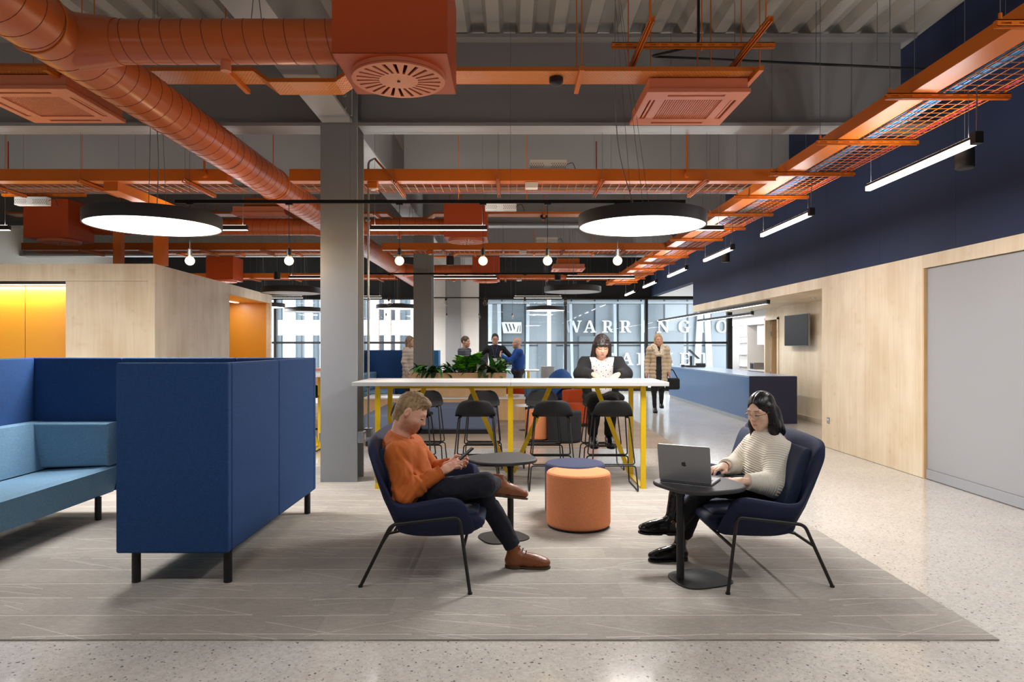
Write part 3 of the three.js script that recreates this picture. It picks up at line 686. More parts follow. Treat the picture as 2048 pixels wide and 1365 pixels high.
linearLamp(1.23, 8.75, 'x', 1.5, 'horizontal strip light mostly hidden by the right disc lamp');
linearLamp(-4.87, 8.75, 'x', 1.5, 'horizontal strip light mostly hidden by the left disc lamp');
linearLamp(-7.92, 8.75, 'x', 1.5, 'horizontal strip light ending at the left picture edge');
linearLamp(-1.8, 15.0, 'x', 1.5, 'far horizontal strip light right of the second column');
linearLamp(1.23, 15.0, 'x', 1.5, 'far horizontal strip light above the unlit right disc lamp');
linearLamp(-4.87, 15.0, 'x', 1.5, 'far horizontal strip light left of the near column');
linearLamp(-7.95, 21.2, 'x', 1.5, 'farthest horizontal strip light at the window top by the pod');
linearLamp(-5.5, 21.2, 'x', 1.5, 'farthest horizontal strip light at the window top between the columns');
linearLamp(0.1, 21.2, 'x', 1.5, 'farthest horizontal strip light above the logo window');
[[-7.9, 'farthest left'], [-4.87, 'over the light blue sofa'], [-1.8, 'before the orange box'], [1.23, 'over the laptop side']].forEach(([x, t]) => linearLamp(x, 2.5, 'x', 1.5, 'horizontal strip light above the picture, ' + t));
{ // two strips over the counter
  linearLamp(4.76, 12.65, 'd', 9.2, 'long strip light over the front of the blue counter', 2.255, 'counter strip lights', false);
  linearLamp(5.55, 15.7, 'd', 4.5, 'shorter strip light over the back of the blue counter', 2.19, 'counter strip lights', false);
}
function speaker(x, d, y, label) {
  const m = thing('pendant_speaker', label, 'speaker', [x, y, d], 0, 'black pendant speakers');
  part('body', disc(0, 0, 0, 0.072, 0.17, 28, 0.01), M.blackMetal, m); part('grille', disc(0, -0.003, 0, 0.062, 0.004, 28), M.black, m);
  part('cable', rod([0, 0.17, 0], [0, deckY(x) - y, 0], 0.003, 0.003, 5), M.wire, m); return m;
}
speaker(3.78, 5.68, 2.955, 'black cylinder speaker behind the nearest navy-wall strip light');
speaker(3.78, 12.0, 2.95, 'black cylinder speaker behind the third navy-wall strip light');
speaker(-1.15, 13.0, 3.02, 'black cylinder speaker hanging right of the second column');
speaker(1.05, 15.2, 2.94, 'black cylinder speaker between the two far strip lights');
speaker(-5.3, 15.5, 2.99, 'black cylinder speaker above the end of the birch pod');

function bulb(x, d, lit, label, ytrack = 2.973, ybulb = 2.37) {
  const m = thing('bulb_pendant', label, 'pendant lamp', [x, ybulb, d], 0, lit ? 'lit globe bulbs' : 'unlit globe bulbs');
  const R = 0.0475;
  part('globe', new THREE.SphereGeometry(R, 28, 20), lit ? M.bulbGlass : M.bulbClear, m);
  part('filament', lit ? new THREE.SphereGeometry(0.02, 12, 10).scale(0.8, 1.3, 0.8) : rod([0, -0.015, 0], [0, 0.03, 0], 0.006, 0.004, 6), lit ? M.bulbGlow : M.brass, m);
  part('neck', rod([0, R - 0.006, 0], [0, R + 0.022, 0], 0.017, 0.014, 16), M.brass, m);
  part('socket', [rod([0, R + 0.012, 0], [0, R + 0.072, 0], 0.023, 0.021, 20), rod([0, R + 0.072, 0], [0, R + 0.088, 0], 0.021, 0.006, 20)], M.black, m);
  part('cord', rod([0, R + 0.085, 0], [0, ytrack - ybulb, 0], 0.0035, 0.0035, 6), M.black, m);
  part('track_adapter', bx(-0.035, 0.035, ytrack - ybulb - 0.016, ytrack - ybulb, -0.015, 0.015), M.black, m);
  if (lit) { const l = new THREE.PointLight(0xffd6a0, BULB_POWER, 0, 2); l.position.set(x, ybulb, -d); l.castShadow = true; scene.add(l); }
  return m;
}
bulb(-1.163, 7.15, true, 'lit globe bulb directly right of the near steel column');
bulb(-0.288, 7.15, true, 'lit globe bulb below the end of the horizontal strip light');
bulb(0.388, 7.15, true, 'lit globe bulb left of the right disc lamp');
bulb(1.121, 7.15, true, 'lit globe bulb under the right disc lamp');
bulb(-2.32, 7.15, true, 'lit globe bulb left of the near steel column');
bulb(-3.358, 7.15, true, 'lit globe bulb under the left disc lamp by the pod');
[[-2.55, 'unlit globe bulb at the window left of the second column'], [-1.35, 'unlit globe bulb in front of the white pier'], [-0.53, 'unlit globe bulb before the black window post'], [0.30, 'unlit globe bulb high above the logo'], [1.15, 'unlit globe bulb on the window mullion line']].forEach(([x, l]) => bulb(x, 14.3, false, l));
[[-3.9, 'tiny far bulb at the left window'], [-2.0, 'tiny far bulb before the white pier left half'], [-0.98, 'tiny far bulb at the pier edge by the black post'], [0.06, 'tiny far bulb above the logo letters'], [1.2, 'tiny far bulb near the white outdoor post']].forEach(([x, l]) => bulb(x, 21.4, false, l));
function track(x0, x1, d, label) {
  const m = thing('lamp_track', label, 'track rail', [0, 2.973, d]);
  part('rail', bx(x0, x1, 0, 0.034, -0.017, 0.017), M.blackMatt, m);
  for (let x = x0 + 0.15; x < x1; x += (x1 - x0 - 0.3) / 3) part('suspension_wire', rod([x, 0.03, 0], [x, 1.897, 0], 0.002, 0.002, 5), M.wire, m);
}
track(-3.51, 1.83, 7.15, 'black ceiling track passing in front of the near steel column');
track(-3.4, 1.4, 14.3, 'black ceiling track in front of the second column');
track(-4.2, 2.2, 21.4, 'black ceiling track close to the window head');
{
  const m = thing('downlight', 'recessed round downlight in the birch soffit above the counter', 'downlight', [5.36, 2.33, 12.1]);
  part('trim_ring', new THREE.TorusGeometry(0.05, 0.008, 8, 28).rotateX(Math.PI / 2), M.galv, m); part('lens', disc(0, -0.003, 0, 0.045, 0.003, 24), M.lampFace, m);
  areaLight(5.36, 2.322, 12.1, 0.06, 0.06, 60);
}

// ================================================================ OUTSIDE
const font = await new FontLoader().loadAsync('fonts/droid/droid_serif_bold.typeface.json');
{
  M.paving = mat(0xb9bcbd, 0.8); M.letterWhite = mat(0xf6f8fa, 0.5); M.extPale = mat(0xc3ccd3, 0.6); M.extWhite = mat(0xd3d7da, 0.7); M.extGlass = mat(0x848d94, 0.2); M.extDark = mat(0x4a5259, 0.25); M.extGrey = mat(0xa9b0b5, 0.6); M.facadePane = mat(0xa6aeb4, 0.22); M.officeGlass = mat(0x5e6a73, 0.3);
  M.brick = mat(0xffffff, 0.9, { map: dataTex(256, 1.35, (u, w, x, y) => { const row = Math.floor(w * 18), c = Math.floor(u * 6 + (row % 2) * 0.5), t = hash2(c, row, 4), mort = ((w * 18) % 1) < 0.14 || ((u * 6 + (row % 2) * 0.5) % 1) < 0.05; return mort ? [205, 200, 195] : mixc([168, 150, 142], [206, 188, 178], t); }) });
  structure('ground', bx(-60, 70, -0.3, -0.08, 22.65, 140), M.paving);
  const D = 40, k = D / 1365, X = (p) => (p - 1021) * k;
  const b = thing('office_building', 'white and brick office building with tall windows beyond the left glass', 'building', [0, 0, D]);
  part('core_wall', bx(X(150), X(956), 0, 14, 0.6, 6), M.extDark, b);
  const whites = [[180, 205], [235, 262], [290, 320], [350, 380], [410, 440], [470, 500], [530, 551], [566, 588], [609.5, 623], [640, 662], [684, 712]];
  const bricks = [[740, 757], [768, 781], [790, 799], [821, 838], [850, 866], [880, 896], [908, 956]];
  const piers = [...whites, ...bricks];
  whites.forEach(([a, c]) => part('white_pier', bx(X(a), X(c), 0, 14, 0, 0.6), M.extWhite, b));
  bricks.forEach(([a, c]) => part('brick_pier', bx(X(a), X(c), 0, 14, 0, 0.6), M.brick, b));
  for (let i = 0; i + 1 < piers.length; i++) {
    const a = X(piers[i][1]), c = X(piers[i + 1][0]), brick = i >= whites.length - 1;
    for (let s = 0; s < 4; s++) {
      const yb = 0.1 + s * 3.3 - 0.4;                         // glass then spandrel
      part('window', bx(a, c, yb, yb + 2.39, 0.35, 0.4), M.officeGlass, b);
      part('window_mullion', bx((a + c) / 2 - 0.04, (a + c) / 2 + 0.04, yb, yb + 2.39, 0.28, 0.36), M.extDark, b);
      part('spandrel', bx(a, c, yb + 2.395, yb + 3.295, 0.3, 0.38), M.extWhite, b);
    }
    void brick;
  }
  // low red-brown planter wall outside
  single('garden_wall', 'low red-brown wall outside behind the near column', 'wall', bx(-9.5, -6.2, -0.08, 0.62, 26, 26.4), mat(0x8a5340, 0.9));

  const m = thing('market_hall', 'glazed market hall with white letters across the street', 'building', [0, 0, 30]);
  part('back_wall', bx(-1.5, 16, -0.08, 6, 6, 6.3), M.extGrey, m);
  part('hall_floor', bx(-1.5, 16, -0.1, 0.02, 0, 6), M.paving, m);
  part('canopy', bx(-2.2, 17, 3.75, 4.1, -3.2, 6.3), M.extWhite, m);
  part('canopy_edge', bx(-2.2, 17, 3.32, 3.42, -0.15, 0.05), M.extGrey, m);
  part('side_wall', bx(-1.6, -1.45, 0, 3.75, 0, 6), M.extWhite, m);
  for (let i = 0; i < 17; i++) {
    const x = -1.4 + i * 1.02;
    part('mullion', bx(x - 0.03, x + 0.03, 0, 3.75, -0.03, 0.05), M.extDark, m);
    part('pane', bx(x + 0.035, x + 0.985, 0.02, 3.3, 0.0, 0.02), i % 3 === 1 ? M.extGlass : M.facadePane, m);
    part('top_pane', bx(x + 0.035, x + 0.985, 3.43, 3.74, 0.0, 0.02), M.extGrey, m);
  }
  part('transom', bx(-1.5, 16, 1.46, 1.52, -0.02, 0.04), M.extDark, m);
  for (const [x, w, lean] of [[-0.95, 0.2, 0.06], [-0.45, 0.16, -0.05], [0.72, 0.14, 0.05], [2.35, 0.12, 0.06], [2.7, 0.12, -0.08], [4.6, 0.12, -0.06], [5.75, 0.12, 0], [8.1, 0.26, 0.2], [8.7, 0.26, -0.15]]) {
    const g = extrude([[x - w / 2, 0], [x + w / 2, 0], [x + w / 2 + lean, 3.3], [x - w / 2 + lean, 3.3]], 0.12); g.translate(0, 0, 0.16);
    part('white_column', g, M.extPale, m);
  }
  for (const [x0, x1, y0, y1] of [[-0.3, 0.5, 0.05, 1.1], [1.2, 2.0, 0.05, 1.6], [3.0, 4.3, 0.05, 1.9], [6.4, 7.6, 0.05, 2.1]]) part('dark_panel', bx(x0, x1, y0, y1, -0.08, -0.02), M.extGlass, m);
  // lettering
  const word = (s, at, base, y) => [...s].forEach((ch, i) => {
    const g = new TextGeometry(ch, { font, size: 0.53, depth: 0.02, curveSegments: 6 }); g.computeBoundingBox();
    const w = g.boundingBox.max.x + g.boundingBox.min.x; g.translate((at[i] - 1021) * 0.02198 - w / 2, y, 0.12);
    const o = part('letter', g, M.letterWhite, m); void o;
  });
  
  word('WARRINGTON', [1145, 1179, 1215, 1250, 1286, 1325, 1367, 1403, 1442, 1480], 0, 2.06);
  word('MARKET', [1217, 1253, 1284, 1333, 1368, 1407], 0, 0.64);
  // block monogram: two interlaced zig-zags in a white block
  const lx = (p) => (p - 1021) * 0.02198, sh = new THREE.Shape([[1003, 645], [1043, 645], [1043, 667], [1007, 667]].map(([a, c]) => new THREE.Vector2(lx(a), 1.48 + (692 - c) * 0.02198)));
  const cut = (pts) => { const h = new THREE.Path(); pts.forEach(([a, c], i) => h[i ? 'lineTo' : 'moveTo'](lx(a), 1.48 + (692 - c) * 0.02198)); h.closePath(); sh.holes.push(h); };
  cut([[1010, 648], [1013, 648], [1018, 662], [1016, 665]]); cut([[1017, 648], [1019.5, 648], [1024, 660], [1022, 664]]); cut([[1024.5, 648], [1027, 648], [1030, 657], [1028.5, 662]]); cut([[1033, 664], [1036, 652], [1037.5, 652], [1035.5, 665]]); cut([[1039, 664], [1039.5, 651], [1041, 651], [1041, 664]]);
  const lg = extrude(sh, 0.02); lg.translate(0, 0, 0.12); part('monogram', lg, M.letterWhite, m, 'white block monogram');
  const post = thing('outdoor_post', 'slim white round post standing outside the window', 'post', [1.47, -0.08, 26]);
  part('shaft', disc(0, 0, 0, 0.075, 3.9, 24), M.extWhite, post); part('foot_plate', disc(0, 0, 0, 0.13, 0.02, 24), M.extWhite, post);
}

// ================================================================ BIRCH MEETING POD
{
  const p = thing('meeting_pod', 'birch plywood meeting pod with mustard yellow openings', 'pod', [0, 0, 0]);
  const x0 = -5.29, d0 = 10.15, x1 = -5.77, d1 = 16.5, H = 2.7;
  // front wall in panels, opening from x = -9.4 to -6.62 up to 2.44 m
  part('panel', bx(-6.616, -5.30, 0.004, 2.438, d0, d0 + 0.1), M.ply, p);
  part('panel', bx(-7.9, -5.30, 2.442, H, d0, d0 + 0.1), M.ply, p); part('panel', bx(-9.4, -7.904, 2.442, H, d0, d0 + 0.1), M.ply, p);
  part('panel', bx(-12.9, -9.4, 0.004, H, d0, d0 + 0.1), M.ply, p);
  part('head_track', bx(-9.4, -6.62, 2.40, 2.44, d0 + 0.01, d0 + 0.32), M.black, p, 'dark track over the sliding doors');
  part('sliding_door', bx(-7.355, -6.64, 0.02, 2.395, d0 + 0.2, d0 + 0.23), M.mustard, p, 'mustard yellow sliding door'); part('sliding_door', bx(-8.9, -7.365, 0.02, 2.395, d0 + 0.2, d0 + 0.23), M.mustard, p, 'mustard yellow sliding door');
  part('side_reveal', bx(-6.635, -6.6, 0, 2.44, d0 + 0.1, d0 + 0.4), M.mustard, p);
  // side wall, slightly splayed, with a deep mustard opening
  const L = Math.hypot(x1 - x0, d1 - d0), ang = Math.atan2(x1 - x0, -(d1 - d0));
  const side = (a, b, y0, y1, off0, off1, name, m, label) => {
    const g = new THREE.BoxGeometry(off1 - off0, y1 - y0, b - a); g.translate(-(off0 + off1) / 2, (y0 + y1) / 2, -(a + b) / 2);
    g.rotateY(Math.atan2(-(x1 - x0), d1 - d0) * -1 * -1); g.translate(x0, 0, -d0);
    return part(name, g, m, p, label);
  };
  void ang;
  side(0.003, 1.65, 0.004, H, 0, 0.1, 'panel', M.ply); side(1.654, 3.31, 0.004, H, 0, 0.1, 'panel', M.ply);
  side(3.314, L - 0.12, 2.5, H, 0, 0.1, 'panel', M.ply); side(L - 0.12, L, 0.004, H, 0, 0.1, 'panel', M.ply);
  side(3.314, L - 0.12, 0, 2.5, 0.95, 1.0, 'niche_back', M.mustard, 'mustard yellow back of the side opening');
  side(3.28, 3.312, 0, 2.5, 0.1, 0.95, 'niche_side', M.mustard); side(L - 0.12, L - 0.08, 0, 2.5, 0.1, 0.95, 'niche_side', M.mustard);
  side(3.314, L - 0.12, 2.5, 2.54, 0.1, 0.95, 'niche_ceiling', M.mustard);
  part('roof', (() => { const s = new THREE.Shape([[-12.9, d0 + 0.11], [x0 - 0.15, d0 + 0.11], [x1 - 0.15, d1], [-12.9, d1]].map(([a, c]) => new THREE.Vector2(a, c))); return slabXZ(s, 2.6, 2.64); })(), M.ply, p);
  part('back_panel', bx(-12.9, x1 - 0.1, 0, 2.6, d1 - 0.1, d1), M.ply, p);
  part('recess_back', bx(-9.4, -6.6, 0, 2.44, d0 + 0.4, d0 + 0.45), M.mustard, p);
  // lamps inside the openings
  part('door_light', bx(-9.2, -6.66, 2.392, 2.399, d0 + 0.06, d0 + 0.14), M.lampFace, p, 'light strip above the doors');
  areaLight(-7.95, 2.388, d0 + 0.1, 2.5, 0.07, STRIP_POWER * 2.2);
  const nx = x0 + (x1 - x0) * 0.75 - 0.8, nd = d0 + (d1 - d0) * 0.75;
  part('niche_light', bx(nx - 0.04, nx + 0.04, 2.488, 2.497, nd - 1.2, nd + 1.2), M.lampFace, p, 'light strip at the top of the niche');
  areaLight(nx, 2.484, nd, 0.07, 2.3, STRIP_POWER);
}

// ================================================================ COUNTER AND NICHE FITTINGS
{
  const c = thing('reception_counter', 'long navy reception counter with window sheen painted on its front', 'counter', [0, 0, 0]);
  part('front_panel', bx(4.53, 4.56, 0.085, 0.875, 12.97, 19.5), M.counterNavySheen, c, 'long navy front panel with the window sheen in its colour');
  part('end_panel', bx(4.53, 5.43, 0.0, 0.9, 12.93, 12.968), M.counterNavy, c, 'dark navy end panel');
  part('top', bx(4.53, 5.43, 0.877, 0.905, 12.972, 19.5), M.counterTop, c);
  part('body', bx(4.565, 5.40, 0.085, 0.874, 12.98, 19.48), M.counterNavy, c);
  part('plinth', bx(4.55, 5.40, 0, 0.083, 12.98, 19.48), M.galv, c, 'brushed metal plinth');
  const t = thing('till', 'black till with tilted screen on the far end of the counter', 'till', [4.86, 0.905, 18.3]);
  part('base', bx(-0.16, 0.1, 0, 0.05, -0.15, 0.12, 0.008), M.black, t); part('stand', bx(-0.05, 0.0, 0.05, 0.3, -0.03, 0.02), M.black, t);
  const sc = new THREE.BoxGeometry(0.36, 0.018, 0.24); sc.rotateZ(-0.75); sc.translate(0.05, 0.35, 0); part('screen', sc, M.charcoal, t);
  part('printer', bx(0.12, 0.34, 0, 0.11, -0.12, 0.1, 0.02), M.black, t); part('card_reader', bx(-0.28, -0.2, 0, 0.07, -0.05, 0.05, 0.01), M.charcoal, t);
  const tv = thing('television', 'black flat television mounted on the birch niche wall', 'television', [5.72, 1.79, 13.63], 0);
  part('case', bx(-0.02, 0.02, -0.315, 0.315, -0.565, 0.565, 0.008), M.silver, tv, 'silver edge'); part('screen', bx(-0.026, -0.019, -0.305, 0.305, -0.555, 0.555), M.screenBlack, tv);
  part('bracket', bx(0.02, 0.128, -0.1, 0.1, -0.1, 0.1), M.black, tv);
  const so = thing('wall_socket', 'small brushed metal socket on the birch wall by the counter', 'socket', [4.6, 0.4, 9.87]);
  part('plate', bx(-0.008, -0.001, -0.045, 0.045, -0.04, 0.04, 0.002), M.galv, so); part('rocker', bx(-0.011, -0.008, 0.0, 0.02, -0.02, 0.02), M.white, so);
  // white kitchen units in the far part of the niche wall
  const tall = thing('tall_cabinet', 'tall white cabinet with open shelves behind the counter', 'cabinet', [0, 0, 0]);
  part('body', bx(5.9, 6.5, 0, 1.98, 17.0, 18.1), M.white, tall);
  part('door', bx(5.885, 5.9, 0.1, 1.7, 17.56, 18.09), M.whiteGloss, tall); part('door', bx(5.885, 5.9, 1.705, 1.97, 17.01, 18.09), M.whiteGloss, tall);
  for (let k = 0; k < 5; k++) part('shelf', bx(5.86, 5.9, 0.35 + k * 0.3, 0.37 + k * 0.3, 17.02, 17.54), M.whiteGloss, tall);
  const up = thing('wall_cabinet', 'row of white overhead cabinets behind the counter', 'cabinet', [0, 0, 0]);
  part('body', bx(5.9, 6.4, 1.985, 2.75, 15.68, 18.1), M.white, up);
  for (let k = 0; k < 4; k++) part('door', bx(5.882, 5.9, 1.99, 2.74, 15.685 + k * 0.605, 15.685 + k * 0.605 + 0.598), M.whiteGloss, up);
  const lo = thing('base_cabinet', 'low blue-grey cabinet with white worktop behind the counter', 'cabinet', [0, 0, 0]);
  part('body', bx(5.92, 6.5, 0, 0.87, 15.7, 16.98), M.tubBlue, lo); part('worktop', bx(5.88, 6.6, 0.872, 0.905, 15.69, 16.985), M.whiteGloss, lo);
  const wc = thing('wall_cabinet', 'single white wall cabinet inside the birch niche', 'cabinet', [0, 0, 0]);
  part('body', bx(5.98, 6.4, 1.5, 1.975, 15.7, 16.5), M.whiteGloss, wc); part('door', bx(5.962, 5.979, 1.505, 1.97, 15.705, 16.495), M.whiteGloss, wc);
  const cm = thing('coffee_machine', 'small steel appliance on the white worktop', 'appliance', [6.0, 0.906, 16.7]);
  part('body', bx(-0.1, 0.15, 0, 0.16, -0.15, 0.12, 0.01), M.silver, cm); part('front', bx(-0.108, -0.1, 0.02, 0.14, -0.1, 0.08), M.black, cm);
}

// ================================================================ SOFA BOOTH
function booth(label1, label2, label3, ox, od) {
  const leg = (x, d, par) => { part('leg', disc(x, 0.012, d, 0.026, 0.19, 20), M.black, par); part('glide', disc(x, 0, d, 0.018, 0.012, 16), M.blackMatt, par); };
  // sofa whose back faces +x
  const a = thing('booth_sofa', label1, 'sofa', [ox, 0, od], 0, undefined);
  part('side_screen', bx(-0.69, 0, 0.205, 1.375, 0, 0.06, 0.014), M.sofaBlue, a, 'dark blue upholstered end screen');
  part('back_screen', bx(-0.06, 0, 0.205, 1.375, 0.062, 0.925, 0.014), M.sofaBlue, a); part('back_screen', bx(-0.06, 0, 0.205, 1.375, 0.929, 1.83, 0.014), M.sofaBlue, a);
  part('side_screen', bx(-0.69, 0, 0.205, 1.375, 1.832, 1.89, 0.014), M.sofaBlue, a);
  part('seat', bx(-0.69, -0.19, 0.215, 0.44, 0.065, 1.828, 0.03), M.sofaLight, a, 'light blue seat'); part('back_cushion', bx(-0.2, -0.062, 0.40, 0.80, 0.065, 1.828, 0.03), M.sofaLight, a);
  part('base_rail', [bx(-0.6, -0.06, 0.19, 0.205, 0.09, 0.13), bx(-0.6, -0.06, 0.19, 0.205, 1.76, 1.8), bx(-0.1, -0.06, 0.19, 0.205, 0.09, 1.8)], M.black, a);
  for (const [x, d] of [[-0.6, 0.07], [-0.03, 0.07], [-0.6, 1.8], [-0.05, 1.8]]) leg(x, d, a);
  // sofa facing +x, opposite
  const b = thing('booth_sofa', label2, 'sofa', [ox, 0, od], 0, undefined);
  const X0 = -2.52, X1 = -1.70;
  part('side_screen', bx(X0, X1, 0.205, 1.375, 1.832, 1.89, 0.014), M.sofaBlue, b); part('back_screen', bx(X0, X0 + 0.06, 0.205, 1.375, -0.6, 0.58, 0.014), M.sofaBlue, b); part('back_screen', bx(X0, X0 + 0.06, 0.205, 1.375, 0.585, 1.83, 0.014), M.sofaBlue, b);
  // seat with slightly sloped front
  const seatP = new THREE.Shape([[X0 + 0.07, 0.20], [X1 - 0.06, 0.20], [X1, 0.425], [X1 - 0.04, 0.445], [X0 + 0.07, 0.40]].map((q) => new THREE.Vector2(...q)));
  const sg = extrude(seatP, 2.3, 0.018, 3); sg.translate(0, 0, -1.82); part('seat', sg, M.sofaLight, b, 'light blue seat');
  const bk = new THREE.Shape([[X0 + 0.062, 0.40], [X0 + 0.24, 0.42], [X0 + 0.17, 0.815], [X0 + 0.062, 0.82]].map((q) => new THREE.Vector2(...q)));
  const bg = extrude(bk, 2.3, 0.018, 3); bg.translate(0, 0, -1.82); part('back_cushion', bg, M.sofaLight, b, 'light blue back cushion');
  const arm = new THREE.Shape([[X0 + 0.08, 0.82], [X1 - 0.03, 0.82], [X1 - 0.0, 0.79], [X1 - 0.13, 0.445], [X0 + 0.2, 0.43]].map((q) => new THREE.Vector2(...q)));
  const ag = extrude(bx ? [[X0 + 0.16, 0.43], [X1 - 0.015, 0.45], [X1 - 0.015, 0.815], [X0 + 0.16, 0.815]] : arm, 0.15, 0.02, 3); ag.translate(0, 0, -1.825); part('arm_cushion', ag, M.sofaLight, b, 'light blue arm cushion');
  part('base_rail', bx(X0 + 0.1, X1 - 0.1, 0.185, 0.2, 1.70, 1.74), M.black, b);
  for (const [x, d] of [[X1 - 0.05, 1.58], [X0 + 0.1, 1.58], [X1 - 0.05, -0.3], [X0 + 0.1, -0.3]]) leg(x, d, b);
  // linking screen
  if (label3) single('screen_panel', label3, 'screen', bx(ox + X1 + 0.004, ox - 0.694, 0.206, 1.375, od + 1.832, od + 1.888, 0.014), M.sofaBlue);
  return [a, b];
}
booth('high-backed blue sofa turning its back to the orange-sweater man', 'light blue high-backed sofa at the left picture edge', 'blue upholstered screen linking the two booth sofas', -1.73, 4.18);
{
  const f = thing('booth_sofa', 'distant blue booth sofa between the near column and the plants', 'sofa', [-3.1, 0, 15.0]);
  part('screen', bx(-0.45, 0.62, 0.205, 1.375, 1.6, 1.66, 0.014), M.sofaBlue, f); part('screen', bx(-0.45, -0.39, 0.205, 1.375, 0, 1.6, 0.014), M.sofaBlue, f); part('screen', bx(0.64, 0.70, 0.205, 1.375, 1.6, 3.2, 0.014), M.sofaBlue, f);
  part('seat', bx(-0.38, 0.3, 0.2, 0.45, 0, 1.59, 0.03), M.sofaLight, f); part('cushion', bx(-0.38, -0.15, 0.45, 0.85, 0, 1.59, 0.03), M.sofaLight, f);
  for (const [x, d] of [[-0.3, 0.1], [0.25, 0.1], [0.25, 1.5], [-0.3, 1.5]]) part('leg', disc(x, 0, d, 0.025, 0.2, 14), M.black, f);
  single('screen_panel', 'narrow bright blue screen behind the tall plants', 'screen', bx(-1.72, -1.58, 0.0, 1.38, 15.0, 15.4, 0.01), mat(0x3f8fd6, 0.8));
}

// ================================================================ HIGH TABLE AND STOOLS
function highTable(label, pos) {
  const t = thing('high_table', label, 'table', pos);
  part('table_top', bx(-1.617, -0.0015, 1.067, 1.108, 0, 0.86, 0.003), M.tabletop, t, 'white table top half'); part('table_top', bx(0.0015, 1.617, 1.067, 1.108, 0, 0.86, 0.003), M.tabletop, t, 'white table top half');
  part('rail', bx(-1.39, 1.39, 1.04, 1.066, 0.10, 0.15), M.yellow, t); part('rail', bx(-1.39, 1.39, 1.04, 1.066, 0.7, 0.75), M.yellow, t);
  for (const x of [-1.365, 0, 1.365]) {
    part('leg', bx(x - 0.026, x + 0.026, 0, 1.066, 0.06, 0.085), M.yellow, t); part('leg', bx(x - 0.026, x + 0.026, 0, 1.066, 0.775, 0.80), M.yellow, t);
    part('foot_bar', bx(x - 0.026, x + 0.026, 0, 0.025, 0.085, 0.775), M.yellow, t); part('cross_bar', bx(x - 0.026, x + 0.026, 1.041, 1.066, 0.085, 0.775), M.yellow, t);
  }
  const diag = (xa, ya, xb, yb) => { const L = Math.hypot(xb - xa, yb - ya), g = new THREE.BoxGeometry(L, 0.05, 0.02); g.rotateZ(Math.atan2(yb - ya, xb - xa)); g.translate((xa + xb) / 2, (ya + yb) / 2, -0.76); part('brace', g, M.yellow, t); };
  diag(-0.46, 1.04, -0.03, 0.05); diag(0.46, 1.04, 0.03, 0.05); diag(0.96, 1.04, 1.34, 0.05); diag(-0.96, 1.04, -1.34, 0.05);
  for (const x of [-0.68, 0.68]) { part('cable_flap', bx(x - 0.15, x + 0.15, 1.106, 1.1095, 0.36, 0.46), M.white, t); part('flap_slot', bx(x - 0.15, x + 0.15, 1.1085, 1.1100, 0.348, 0.359), mat(0x9a8a76, 0.8), t); }
  return t;
}
const tableA = highTable('long white high table on yellow legs in the middle', [0, 0, 6.95]);
dup(tableA, 'white high table end with yellow frame, behind the steel column', [-4.1, 0, 9.0]);
